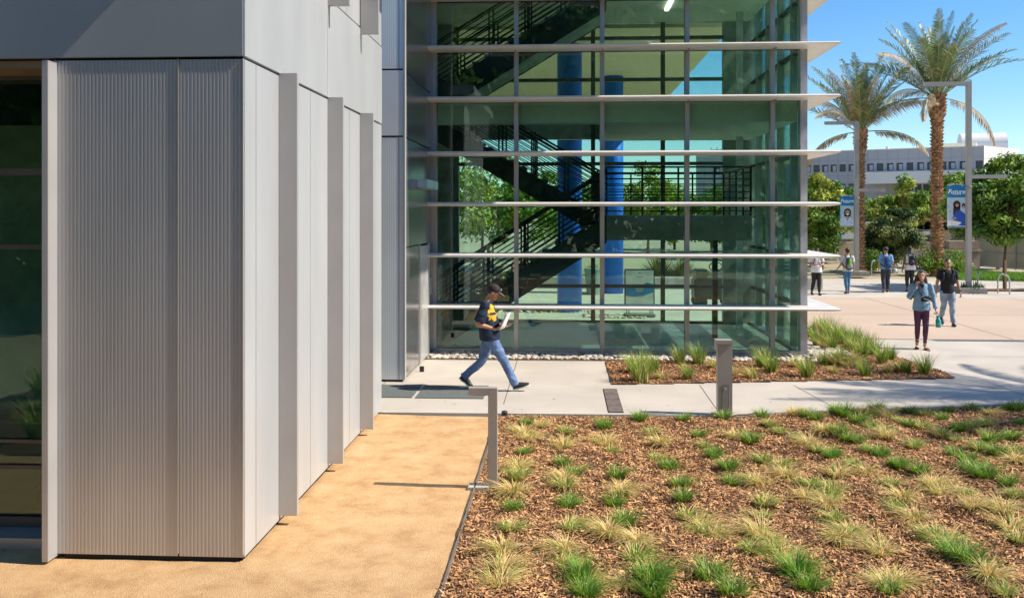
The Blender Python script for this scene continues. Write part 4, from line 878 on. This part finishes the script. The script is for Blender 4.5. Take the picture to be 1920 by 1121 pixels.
# ================================================================== PEOPLE
SKIN1 = mat('skin_light', (.56,.32,.22), .5, 0, .05, 6); SKIN2 = mat('skin_tan', (.42,.22,.13), .5, 0, .05, 6); SKIN3 = mat('skin_brown', (.16,.075,.045), .5, 0, .05, 6)
HAIRD = mat('hair_dark', (.022,.013,.009), .5, 0, .3, 25, .4, 60, stretch=(1,1,.15)); HAIRB = mat('hair_brown', (.13,.06,.035), .45, 0, .3, 25, .4, 60, stretch=(1,1,.15))
SOLE = mat('shoe_sole', (.7,.68,.64), .6); SHOEB = mat('shoe_black', (.02,.02,.022), .6); EYE = mat('eye_dark', (.02,.015,.012), .3); STRAP = mat('strap_black', (.015,.016,.02), .6)
def solid(mb, name, m, parent, vox=.010, amp=0, fs=9, sm=2, zone=None):
    """union every piece in the builder into one continuous skin"""
    me = mb.mesh(name); o = bpy.data.objects.new('tmp', me); COL.objects.link(o)
    r = o.modifiers.new('r', 'REMESH'); r.mode = 'VOXEL'; r.voxel_size = vox
    s = o.modifiers.new('s', 'SMOOTH'); s.factor = .6; s.iterations = sm
    dg = bpy.context.evaluated_depsgraph_get(); out = bpy.data.meshes.new_from_object(o.evaluated_get(dg)); bpy.data.objects.remove(o); bpy.data.meshes.remove(me)
    if amp:
        nv = [v.normal.copy() for v in out.vertices]
        for v, n in zip(out.vertices, nv): v.co += n*(amp*(noise.noise(v.co*fs)+.6*noise.noise(Vector((v.co.x*fs*1.5+5, v.co.y*fs*1.5, v.co.z*fs*3.2)))))
    out.name = name; out.materials.clear(); ms = m if isinstance(m, (list, tuple)) else [m]
    for k in ms: out.materials.append(k)
    if zone:
        for p in out.polygons: p.material_index = zone(p.center, p.normal)
    out.shade_smooth(); return link(name, out, None, parent)
def hand(mb, w, d, n, size=1.0, curl=.5, side=1):
    """palm, four bent fingers of unequal length and a thumb; w wrist, d direction, n palm normal"""
    w = Vector(w); d = Vector(d).normalized(); n = Vector(n); n = (n-d*n.dot(d)).normalized(); s = d.cross(n)*side
    rot = Matrix((d, s, n)).transposed(); mb.ell(w+d*.045*size, (.052*size, .040*size, .017*size), rot, 12, 8); mb.cone(w-d*.02, .026*size, w+d*.02, .024*size, 8)
    for k, (o, L) in enumerate(((-.030,.060),(-.010,.074),(.010,.070),(.029,.054))):
        p = w+d*.085*size+s*o*size; L *= size; a = curl*(.7+.1*k)
        q = p+(d*math.cos(a)+n*math.sin(a))*L*.5; r = q+(d*math.cos(a*2.2)+n*math.sin(a*2.2))*L*.32; t = r+(d*math.cos(a*3)+n*math.sin(a*3))*L*.25
        for a_, b_, r1, r2 in ((p,q,.0095,.0088),(q,r,.0088,.008),(r,t,.008,.007)): mb.cone(a_, r1*size, b_, r2*size, 7)
    p = w+d*.03*size-s*.033*size; q = p+(d*.6-s*.65+n*.35).normalized()*.035*size; t = q+(d*.95-s*.1+n*.4).normalized()*.03*size
    mb.cone(p, .012*size, q, .0105*size, 7); mb.cone(q, .0105*size, t, .008*size, 7)
def shoe(parent, ank, toe, col, sandal=None):
    ank = Vector(ank); d = Vector(toe).normalized(); up = Vector((0,0,1)); sd = up.cross(d).normalized(); up = d.cross(sd); R = Matrix((d, sd, up)).transposed(); h = ank-up*.055
    if sandal is None:
        m = MB(); m.ell(h+d*.13, (.095,.048,.036), R); m.ell(h+d*.01, (.062,.040,.05), R); m.ell(h+d*.07+up*.015, (.09,.042,.045), R); o = solid(m, 'shoe', col, parent, .008)
    else: o = None
    s = MB(); s.ell(h+d*.145-up*.028, (.10,.051,.016), R); s.ell(h+d*.0-up*.028, (.062,.041,.016), R); s.ell(h+d*.07-up*.028, (.09,.040,.014), R)
    so_ = solid(s, 'sole' if sandal is None else 'sandal', SOLE if sandal is None else sandal, o or parent, .007)
    if sandal is not None:
        s = MB()
        for k in (.06,.15): s.tube(h+d*k-sd*.045-up*.02, h+d*k+up*.03, .008).tube(h+d*k+up*.03, h+d*k+sd*.045-up*.02, .008)
        s.obj('sandal_strap', sandal, so_)
def person(label, loc, face, H, P, skin, hair, hairf, top, topk, legm, legk, shoes, hh=(0,0), vox=.0075, build=1.0, extra=None, hands=True):
    """P joint positions for a 1.75 m figure, x forward, y to its left"""
    t = empty('person', label, 'person', loc, face); sc = H/1.75; t.scale = (sc,)*3
    V = {k: Vector(v) for k, v in P.items() if not isinstance(v, (int, float))}; pel, ch, nk, hd = V['pel'], V['ch'], V['nk'], V['hd']; w = build
    Rz = Matrix.Rotation(hh[0],3,'Z') @ Matrix.Rotation(hh[1],3,'Y'); RQ = Rz
    hp = lambda x,y,z: hd+Rz @ Vector((x,y,z))
    b = MB(); mid = pel.lerp(ch, .45)
    b.loft([(pel-Vector((0,0,.09)),.07,.10),(pel,.105*w,.145*w),(mid,.088*w,.12*w),(ch,.105*w,.15*w),(ch.lerp(nk,.6),.08*w,.155*w),(nk,.055,.075),(nk.lerp(hd,.45),.05,.05)], 20)
    b.cone(nk-Vector((0,0,.01)), .054, hp(-.01,0,-.06), .05, 12)
    b.ell(hp(-.005,0,.02), (.098,.077,.105), RQ, 18, 12); b.ell(hp(.035,0,-.055), (.058,.054,.062), RQ); b.ell(hp(.06,0,-.095), (.026,.026,.02), RQ, 10, 6)
    b.cone(hp(.088,0,.015), .010, hp(.112,0,-.022), .013, 8); b.ell(hp(.078,0,.03), (.02,.055,.012), RQ, 10, 6); b.ell(hp(.083,0,-.06), (.014,.024,.008), RQ, 10, 6)
    for s in (-1,1): b.ell(hp(-.005,s*.078,-.01), (.018,.010,.03), RQ, 8, 6)
    for s, q in ((1,'l'),(-1,'r')):
        b.cone(V[q+'sh'], .052*w, V[q+'el'], .041*w, 12); b.cone(V[q+'el'], .041*w, V[q+'wr'], .027, 12)
        b.cone(V[q+'hip'], .085*w, V[q+'kn'], .056, 12); b.cone(V[q+'kn'], .054, V[q+'an'], .036, 12)
        b.ell(V[q+'an']+Vector(P.get(q+'toe', (1,0,-.2))).normalized()*.06-Vector((0,0,.045)), (.09,.035,.025), Vector(P.get(q+'toe',(1,0,-.2))).to_track_quat('X','Z').to_matrix(), 10, 6)
        if hands:
            dd = Vector(P.get(q+'hd', V[q+'wr']-V[q+'el'])); nn = Vector(P.get(q+'hn', (0,-s,0))); hand(b, V[q+'wr'], dd, nn, 1.0, P.get(q+'curl', .45), s)
    body = solid(b, 'body', skin, t, vox, sm=1)
    for s in (-1,1):
        MB().ell(hp(.087,s*.03,.008), (.007,.013,.007), RQ, 8, 6).obj('eye', EYE, t, True); MB().ell(hp(.088,s*.032,.033), (.008,.018,.004), RQ, 8, 6).obj('eyebrow', HAIRD, t, True)
    hm = MB(); hairf(hm, hp, RQ, nk, ch); 
    if hm.bm.verts: solid(hm, 'hair', hair, t, .009, .006, 22)
    else: hm.bm.free()
    # top
    c = MB(); g = topk.get('g', .018); zb = topk['hem']; loose = topk.get('loose', .02)
    lo = pel+(pel-mid).normalized()*(pel.z-zb)*.9 if zb < pel.z else mid.lerp(pel, .5)
    c.loft([(Vector((lo.x,lo.y,zb)),(.112*w+g+loose*.6),(.15*w+g+loose)),(pel.lerp(mid,.35),.108*w+g+loose,.148*w+g+loose),(mid,.098*w+g+loose,.132*w+g+loose),(ch,.112*w+g,.158*w+g),(ch.lerp(nk,.62),.088*w+g,.16*w+g*.6),(nk+Vector((0,0,-.004)),.064,.082)], 24)
    sl = topk['sleeve']
    for q in 'lr':
        if sl <= 0: c.cone(V[q+'sh'].lerp(nk,.3), .05, V[q+'sh'].lerp(nk,.2), .05, 10); continue
        a, e, wr = V[q+'sh'], V[q+'el'], V[q+'wr']; r1 = .064*w+g*.6; r2 = .054*w+g*.8
        if sl < 1: c.cone(a, r1, a.lerp(e, sl*.8), r2+.006, 12); c.tube(a.lerp(e, sl*.7), a.lerp(e, sl), r2+.004, r2+.012, 14)
        else: c.cone(a, r1, e, r2, 12); c.cone(e, r2, e.lerp(wr, .7), .044+g*.4, 12); c.tube(e.lerp(wr,.7), e.lerp(wr,.93), .044+g*.5, .046+g*.5, 14)
    solid(c, topk.get('name','shirt'), top, t, .010, topk.get('amp', .010), 7, 2, topk.get('zone'))
    # legs
    c = MB(); lg = legk.get('g', .012); k0 = legk.get('ankle', .055)
    c.loft([(pel+Vector((0,0,.06)),.10*w+lg,.138*w+lg),(pel,.108*w+lg,.15*w+lg),(pel-Vector((0,0,.08)),.10*w+lg,.148*w+lg),(pel-Vector((0,0,.13)),.06,.10)], 24)
    for q in 'lr':
        h, k, a = V[q+'hip'], V[q+'kn'], V[q+'an']; c.cone(h, .088*w+lg, h.lerp(k,.5), .076*w+lg, 14); c.cone(h.lerp(k,.5), .076*w+lg, k, .058*w+lg, 14); c.cone(k, .058*w+lg, k.lerp(a,.35), .056*w+lg, 14)
        end = k.lerp(a, legk.get('end', .93)); c.cone(k.lerp(a,.35), .055*w+lg, k.lerp(a,.75), k0-.004, 14); c.tube(k.lerp(a,.75), end, k0-.003, k0+.003, 14)
    solid(c, legk.get('name','trousers'), legm, t, .010, legk.get('amp', .009), 8, 2)
    for q in 'lr': shoe(t, V[q+'an'], P.get(q+'toe', (1,0,-.05)), shoes, topk.get('sandal'))
    if extra: extra(t, V, hp, RQ)
    return t
def base_pose(**kw):
    P = dict(pel=(0,0,.95), ch=(0,0,1.28), nk=(-.01,0,1.475), hd=(.02,0,1.63), lsh=(-.005,.175,1.405), rsh=(-.005,-.175,1.405), lel=(-.03,.235,1.13), rel=(-.03,-.235,1.13),
             lwr=(.02,.25,.89), rwr=(.02,-.25,.89), lhip=(0,.085,.9), rhip=(0,-.085,.9), lkn=(.02,.09,.49), rkn=(.02,-.09,.49), lan=(-.02,.09,.085), ran=(-.02,-.09,.085))
    P.update(kw); return P
def short_hair(m, hp, R, nk, ch): m.ell(hp(-.02,0,.045), (.098,.084,.095), R, 18, 12); m.ell(hp(-.055,0,-.01), (.05,.07,.06), R)
def curly_hair(m, hp, R, nk, ch):
    for i in range(26):
        a = i*2.4; z = 1-i/26*1.3; r = math.sqrt(max(.05,1-min(1,z*z))); m.ell(hp(-.02+.085*r*math.cos(a), .08*r*math.sin(a), .05+.085*z), (.034,)*3, None, 8, 6)
    m.ell(hp(-.02,0,.04), (.09,.085,.095), R)
def long_hair(m, hp, R, nk, ch):
    m.ell(hp(-.022,0,.035), (.10,.09,.10), R, 18, 12); m.ell(hp(.03,0,.085), (.06,.07,.035), R)
    for y in (-.075, .065):
        p = hp(-.01,y,0); q = nk+Vector((-.02,y*1.4,-.03)); r = nk+Vector((-.05,y*1.8-.02,-.22)); m.cone(p, .042, q, .05, 10); m.cone(q, .05, r, .032 if y > 0 else .05, 10)
    m.cone(hp(-.03,-.07,-.03), .06, nk+Vector((.0,-.15,-.12)), .07, 12); m.cone(nk+Vector((.0,-.15,-.12)), .07, nk+Vector((-.04,-.22,-.36)), .035, 12); m.cone(hp(-.07,-.02,-.02), .065, nk+Vector((-.09,-.07,-.1)), .075, 12); m.cone(nk+Vector((-.09,-.07,-.1)), .075, nk+Vector((-.09,-.17,-.33)), .035, 12); m.cone(nk+Vector((-.06,-.1,-.08)), .06, nk+Vector((-.03,-.21,-.3)), .03, 12)
def backpack(label, pt, col, col2, w=.15, h=.24, z=1.22, x=-.20, pouch=None):
    t = empty('backpack', label, 'backpack', pt.location, pt.rotation_euler.z); t.scale = pt.scale
    m = MB(); m.ell((x-.01,0,z), (.085,w,h)); m.ell((x-.01,0,z-h*.45), (.095,w*1.02,h*.5)); m.ell((x+.02,0,z+h*.4), (.06,w*.85,h*.5))
    b = solid(m, 'bag', col, t, .012, .006, 8)
    m = MB(); m.ell((x-.075,0,z-h*.3), (.05,w*.72,h*.42)); solid(m, 'front_pocket', col2, b, .012, .004, 8)
    if pouch: m = MB(); m.ell((x-.085,0,z+.02), (.035,w*.40,h*.72)); solid(m, 'front_panel', pouch, b, .012, .003, 8)
    m = MB()
    for s in (-1,1): m.path([(x+.02,s*.09,z+h*.55),(-.07,s*.095,1.47),(.02,s*.10,1.475),(.10,s*.105,1.42),(.145,s*.115,1.30),(.11,s*.15,1.16),(-.02,s*.19,1.08),(x+.02,s*.12,z-h*.6)], .017, 8)
    m.obj('strap', STRAP, t, True); return t
# 1. walker with papers
NAVY = mat('shirt_navy', (.004,.016,.042), .8, 0, .1, 6, .2, 60); YEL = mat('print_yellow', (.75,.42,.02), .7, 0, .15, 20)
JEAN = mat('jeans_blue', (.15,.235,.42), .8, 0, .2, 5, .4, 120, col2=(.075,.13,.27)); JEANL = mat('jeans_light', (.36,.45,.55), .8, 0, .2, 6, .3, 100, col2=(.16,.24,.36))
def emblem(c, n):
    th = math.degrees(math.atan2(c.y, c.x-.0+.05)); z = c.z
    u = (th+48)/30; v = (z-1.245)/.135; r = u*u+v*v+.8*noise.noise(c*34)
    if n.x < .05 and n.y > -.2: return 0
    if r < 1 and not (-.32 < v < -.02 and abs(u) < .75): return 1
    return 0
pf = (G(965,738)+G(874,723))/2
WP = base_pose(pel=(0,0,.875), ch=(-.035,0,1.215), nk=(-.045,0,1.405), hd=(.055,0,1.545), rsh=(-.06,-.165,1.345), lsh=(-.03,.175,1.345), rel=(-.165,-.225,1.065), rwr=(.09,-.17,.985), lel=(-.06,.235,1.07), lwr=(.2,.10,1.0),
     rhip=(.02,-.085,.84), lhip=(-.01,.085,.84), rkn=(.235,-.09,.465), ran=(.405,-.09,.115), lkn=(-.125,.09,.455), lan=(-.41,.09,.20), rtoe=(1,0,.28), ltoe=(.75,0,-.62), rhd=(1,.25,.02), rhn=(0,.25,1), lhd=(.9,-.5,0), lhn=(0,-.4,1), rcurl=.35, lcurl=.35)
def no_hair(m, hp, R, nk, ch): m.ell(hp(-.04,0,.0), (.062,.078,.062), R)
def capx(t, V, hp, R):
    m = MB(); m.ell(hp(-.012,0,.055), (.108,.089,.088), R, 20, 12); c = solid(m, 'cap', mat('cap_black', (.018,.017,.017), .8, 0, .1, 8), t, .008)
    m = MB(); m.ell(hp(.115,0,.035), (.085,.072,.009), R @ Matrix.Rotation(math.radians(12),3,'Y')); solid(m, 'cap_brim', mat('brim_grey', (.10,.10,.10), .8), c, .006)
    m = MB(); q = [hp(.095,-.035,.075),hp(.098,-.005,.075),hp(.092,-.002,.115),hp(.088,-.02,.10),hp(.086,-.032,.11)]; q = [p+(R@Vector((.006,-.006,.0))) for p in q]; m.poly(q); m.obj('cap_emblem', WHT, c)
walker = person('young man in navy T-shirt, black cap and jeans striding right while reading papers', (pf.x+.0, pf.y, 0), 0, 1.84, WP, SKIN2, HAIRD, no_hair, [NAVY, YEL], dict(hem=.80, sleeve=.88, g=.026, loose=.035, amp=.015, zone=emblem), JEAN, dict(g=.012, ankle=.064, amp=.015, name='jeans', end=1.08), SHOEB, hh=(0,.42), vox=.006, build=1.07, extra=capx)
nb = empty('paper_stack', 'white stapled papers and grey folder held open by the man in the cap', 'papers', (walker.location.x+.24*1.05, walker.location.y-.10, 1.14)); nb.rotation_euler = (0, math.radians(24), math.radians(-12))
MB().box(-.012,-.004,-.13,.13,-.14,.17,bev=.002).obj('folder', mat('folder_grey', (.36,.35,.36), .6), nb)
m = MB()
for k in range(5): m.box(-.003+k*.0035, -.0005+k*.0035, -.125,.125,-.13+.005*k,.165+.003*k)
m.obj('sheets', WHT, nb)
# 2. woman on the phone
DEN = mat('denim_jacket', (.30,.45,.58), .85, 0, .15, 5, .4, 110, col2=(.17,.30,.42)); PURP = mat('leggings_purple', (.10,.022,.075), .6, 0, .15, 4); TSH = mat('top_black', (.015,.013,.016), .8)
pw = G(1728,654); KW = base_pose(rsh=(-.0,-.165,1.40), rel=(.07,-.27,1.17), rwr=(.13,-.13,1.40), rhd=(.0,.12,1), rhn=(-.3,.6,.1), rcurl=.9, lel=(.0,.245,1.13), lwr=(.05,.28,.90), lcurl=1.0, hd=(.03,-.01,1.625),
     rkn=(-.0,-.085,.49), ran=(-.05,-.085,.09), lkn=(.07,.07,.5), lan=(.10,.05,.085), rtoe=(1,-.25,-.05), ltoe=(1,.2,0), rhip=(0,-.08,.9), lhip=(0,.08,.9))
def wx(t, V, hp, R):
    m = MB(); m.loft([((.105,0,1.37),.03,.028),((.07,0,1.455),.04,.05)],14); solid(m, 'undershirt', TSH, t, .01)
    m = MB(); m.box(.140,.147,-.004,.004,.90,1.36); m.obj('jacket_zip', mat('zip_metal', (.3,.3,.3), .4, .6), t)
    m = MB().ell((-.01,-.17,1.44+.0),(.001,.001,.001)); m.bm.free()
fw = -PI/2-.18
woman = person('woman in denim jacket and purple leggings walking forward with a phone at her ear', (pw.x, pw.y, 0), fw, 1.71, KW, SKIN1, HAIRB, long_hair, DEN, dict(hem=.86, sleeve=1.5, g=.008, loose=.03, amp=.012, name='jacket', sandal=mat('sandal_brown', (.17,.075,.04), .6)), PURP, dict(g=.004, ankle=.042, amp=.003, end=.85, name='leggings'), SHOEB, hh=(-.15,-.12), vox=.0065, build=.96, extra=wx)
def follow(name, label, cat, pt):
    t = empty(name, label, cat, pt.location, pt.rotation_euler.z); t.scale = pt.scale; return t
ph = follow('phone', 'dark phone held to the ear of the woman in denim', 'phone', woman); MB().box(.055,.125,-.112,-.103,1.48,1.62,bev=.003).obj('body', STRAP, ph)
cbag = follow('crossbody_bag', 'black crossbody bag on the chest of the woman in denim', 'bag', woman)
m = MB(); m.ell((.175,.06,1.13),(.045,.12,.065), Matrix.Rotation(.35,3,'X')); bb = solid(m, 'bag', STRAP, cbag, .01)
MB().path([(.15,-.02,1.20),(.155,-.09,1.32),(.06,-.13,1.455),(-.06,-.12,1.44),(-.15,.0,1.30),(-.13,.17,1.1),(.04,.22,1.06),(.15,.16,1.10)], .014, 8).obj('strap', STRAP, cbag, True)
MB().path([(.222,0.0,1.14),(.222,.12,1.105)], .006, 6).obj('zip', TRIM, bb)
wb = follow('water_bottle', 'turquoise water bottle hanging from the left hand of the woman', 'water bottle', woman); TQ = mat('bottle_turquoise', (.0,.42,.38), .35, .1)
MB().loft([((.09,.33,.50),.052,.052),((.09,.33,.51),.056,.056),((.085,.325,.66),.056,.056),((.083,.322,.69),.035,.035),((.083,.32,.72),.03,.03)],18).obj('body', TQ, wb, True)
MB().loft([((.083,.32,.72),.034,.034),((.083,.32,.75),.034,.034)],14).path([(.083,.30,.75),(.08,.30,.82),(.075,.31,.84),(.083,.34,.75)], .006, 6).obj('lid', mat('lid_teal', (.01,.2,.2), .4), wb)
for a, c_ in ((0,(.6,.1,.25)),(1,(.55,.5,.05)),(2,(.1,.15,.5))): MB().ell((.143,.31+a*.012,.56+a*.035),(.004,.018,.016)).obj('sticker', C_('sticker%d' % a, c_), wb)
# 3. man in black
pm = G(1777,611); KM = base_pose(rel=(-.04,-.25,1.14), rwr=(.0,-.29,.90), lel=(-.02,.25,1.13), lwr=(.05,.29,.89), rkn=(-.03,-.09,.52), ran=(-.2,-.095,.22), lkn=(.08,.09,.5), lan=(.10,.10,.085), rtoe=(.8,0,-.6), ltoe=(1,0,0), hd=(.02,0,1.63))
TB = mat('tee_black', (.012,.012,.014), .85, 0, .1, 5)
def mx(t, V, hp, R):
    m = MB(); m.ell(hp(.055,0,-.085), (.035,.04,.022), R); solid(m, 'beard', HAIRD, t, .008)
    MB().tube(V['lwr']+Vector((0,0,.03)), V['lwr']+Vector((0,0,.055)), .034, None, 14).obj('wristwatch', STRAP, t)
blackman = person('man in black T-shirt and pale blue jeans walking behind the woman in denim', (pm.x, pm.y, 0), -PI/2-.1, 1.75, KM, SKIN2, HAIRD, short_hair, TB, dict(hem=.86, sleeve=.62, g=.014, loose=.01, amp=.009), JEANL, dict(g=.014, ankle=.062, amp=.013, name='jeans'), SHOEB, hh=(-.05,-.05), vox=.007, extra=mx)
bpk = follow('backpack', 'dark navy backpack worn by the man in the black T-shirt', 'backpack', blackman)
m = MB(); m.ell((-.2,0,1.2),(.08,.14,.22)); solid(m, 'bag', mat('pack_navy', (.01,.02,.07), .7), bpk, .012)
m = MB()
for s in (-1,1): m.path([(-.16,s*.1,1.42),(-.07,s*.11,1.475),(.02,s*.125,1.475),(.095,s*.13,1.41),(.125,s*.135,1.27),(.06,s*.17,1.14),(-.14,s*.14,1.05)], .02, 8)
m.obj('strap', MAT['pack_navy'], bpk, True)
# 4-5 pair from behind
p4 = G(1661,548); K4 = base_pose(rkn=(.06,-.09,.5), ran=(.05,-.09,.085), lkn=(.0,.10,.5), lan=(-.16,.12,.12), ltoe=(.9,0,-.4), lel=(-.02,.25,1.14), lwr=(.05,.26,.93), hd=(.02,0,1.62))
q4 = person('person in blue shirt and dark trousers walking away with a blue backpack', (p4.x,p4.y,0), PI/2, 1.68, K4, SKIN2, HAIRD, curly_hair, mat('shirt_blue', (.16,.32,.62), .8, 0, .1, 5), dict(hem=.9, sleeve=.75, g=.02, loose=.02), mat('trousers_charcoal', (.035,.037,.055), .8, 0, .1, 4), dict(g=.02, ankle=.07), SHOEB, vox=.009, build=1.08)
backpack('blue backpack on the person in the blue shirt', q4, mat('pack_blue', (.015,.08,.22), .7), mat('pack_blue_dk', (.01,.05,.15), .7), .16, .25, 1.15)
p5 = G(1706,547); K5 = base_pose(rkn=(.05,-.09,.5), ran=(.10,-.09,.085), lkn=(.03,.10,.5), lan=(-.02,.10,.085), hd=(.02,.03,1.62), lwr=(.0,.28,.88))
q5 = person('person in white tank top and black leggings walking away with a black backpack', (p5.x,p5.y,0), PI/2, 1.68, K5, SKIN3, HAIRD, short_hair, mat('tank_white', (.72,.68,.70), .8, 0, .04, 5), dict(hem=.86, sleeve=0, g=.014, loose=.02), mat('leggings_black', (.014,.015,.017), .7), dict(g=.008, ankle=.045, end=.8), mat('shoe_dark', (.05,.02,.025), .6), vox=.009, build=1.1)
backpack('small black backpack on the person in the white tank top', q5, STRAP, mat('pack_black2', (.03,.03,.035), .6), .125, .2, 1.22, -.19)
hb_ = follow('helmet', 'white and teal bicycle helmet carried between the walking pair', 'helmet', q4); m = MB(); m.ell((.05,-.36,.83),(.13,.10,.11)); hs_ = solid(m, 'shell', mat('helmet_white', (.5,.55,.55), .4), hb_, .012); MB().ell((.05,-.38,.80),(.10,.09,.08)).obj('liner', STRAP, hs_, True)
# 6 green backpack
p6 = G(1589,551); K6 = base_pose(rkn=(.06,-.06,.5), ran=(.06,-.05,.085), lkn=(.02,.06,.5), lan=(-.06,.05,.1), lel=(-.03,.26,1.13), lwr=(.12,.32,.98))
q6 = person('man in pale grey T-shirt and blue jeans walking away with a green backpack', (p6.x,p6.y,0), PI/2+.05, 1.67, K6, SKIN2, HAIRD, short_hair, mat('tee_pale', (.55,.56,.58), .8, 0, .05, 5), dict(hem=.87, sleeve=.6, g=.016, loose=.02), mat('jeans_mid', (.06,.16,.30), .8, 0, .15, 6), dict(g=.008, ankle=.052, name='jeans'), SHOEB, vox=.009)
backpack('lime green and grey backpack on the man in blue jeans', q6, mat('pack_grey', (.06,.075,.085), .7), mat('pack_lightgrey', (.25,.27,.27), .7), .15, .26, 1.16, -.2, mat('pack_lime', (.22,.55,.03), .6))
# 7 phone reader
p7 = G(1531,553); K7 = base_pose(lel=(.02,.24,1.14), rel=(.02,-.24,1.14), lwr=(.25,.09,1.13), rwr=(.25,-.09,1.13), lhn=(0,0,1), rhn=(0,0,1), lcurl=.7, rcurl=.7, hd=(.05,0,1.61), rkn=(-.0,-.1,.5), ran=(-.16,-.13,.13), rtoe=(.9,0,-.4), lkn=(.05,.08,.5), lan=(.08,.08,.085))
q7 = person('man in white T-shirt and black trousers looking at the phone in his hands', (p7.x,p7.y,0), -PI/2, 1.7, K7, SKIN2, HAIRD, short_hair, mat('tee_white', (.75,.74,.76), .8, 0, .04, 5), dict(hem=.84, sleeve=.6, g=.022, loose=.03), mat('trousers_black', (.022,.02,.02), .8), dict(g=.016, ankle=.055), SHOEB, hh=(0,.45), vox=.009)
backpack('dark backpack worn by the man reading his phone', q7, mat('pack_dark', (.03,.03,.07), .7), STRAP, .15, .22, 1.2)
ph = follow('phone', 'small phone held by the man in the white T-shirt', 'phone', q7); MB().box(.30,.44,-.035,.035,1.15,1.16,bev=.003).obj('body', STRAP, ph)

r_ = np.random.default_rng(11); mb = MB()
for i in range(110):
    x = r_.uniform(-2.4, 8); y = r_.uniform(13.6, 16.2) if i % 3 else r_.uniform(16.5, 21)
    if 0.8 < x < 7.2 and 15.5 < y < 21: continue
    if x < .8 and y > 18: continue
    a = r_.uniform(0, 6.28); s = r_.uniform(.012, .03); d = Vector((math.cos(a), math.sin(a), .1))*s; e = Vector((-math.sin(a), math.cos(a), .15))*s*.4; c = Vector((x, y, .009))
    mb.poly([c-d, c+e, c+d, c-e])
o = mb.obj('fallen_leaves', mat('leaf_litter', (.30,.19,.09), .8, 0, .2, 3, island=.4)); tag(o, 'scattered dry leaf bits on the pale concrete walk', 'leaves', kind='stuff')
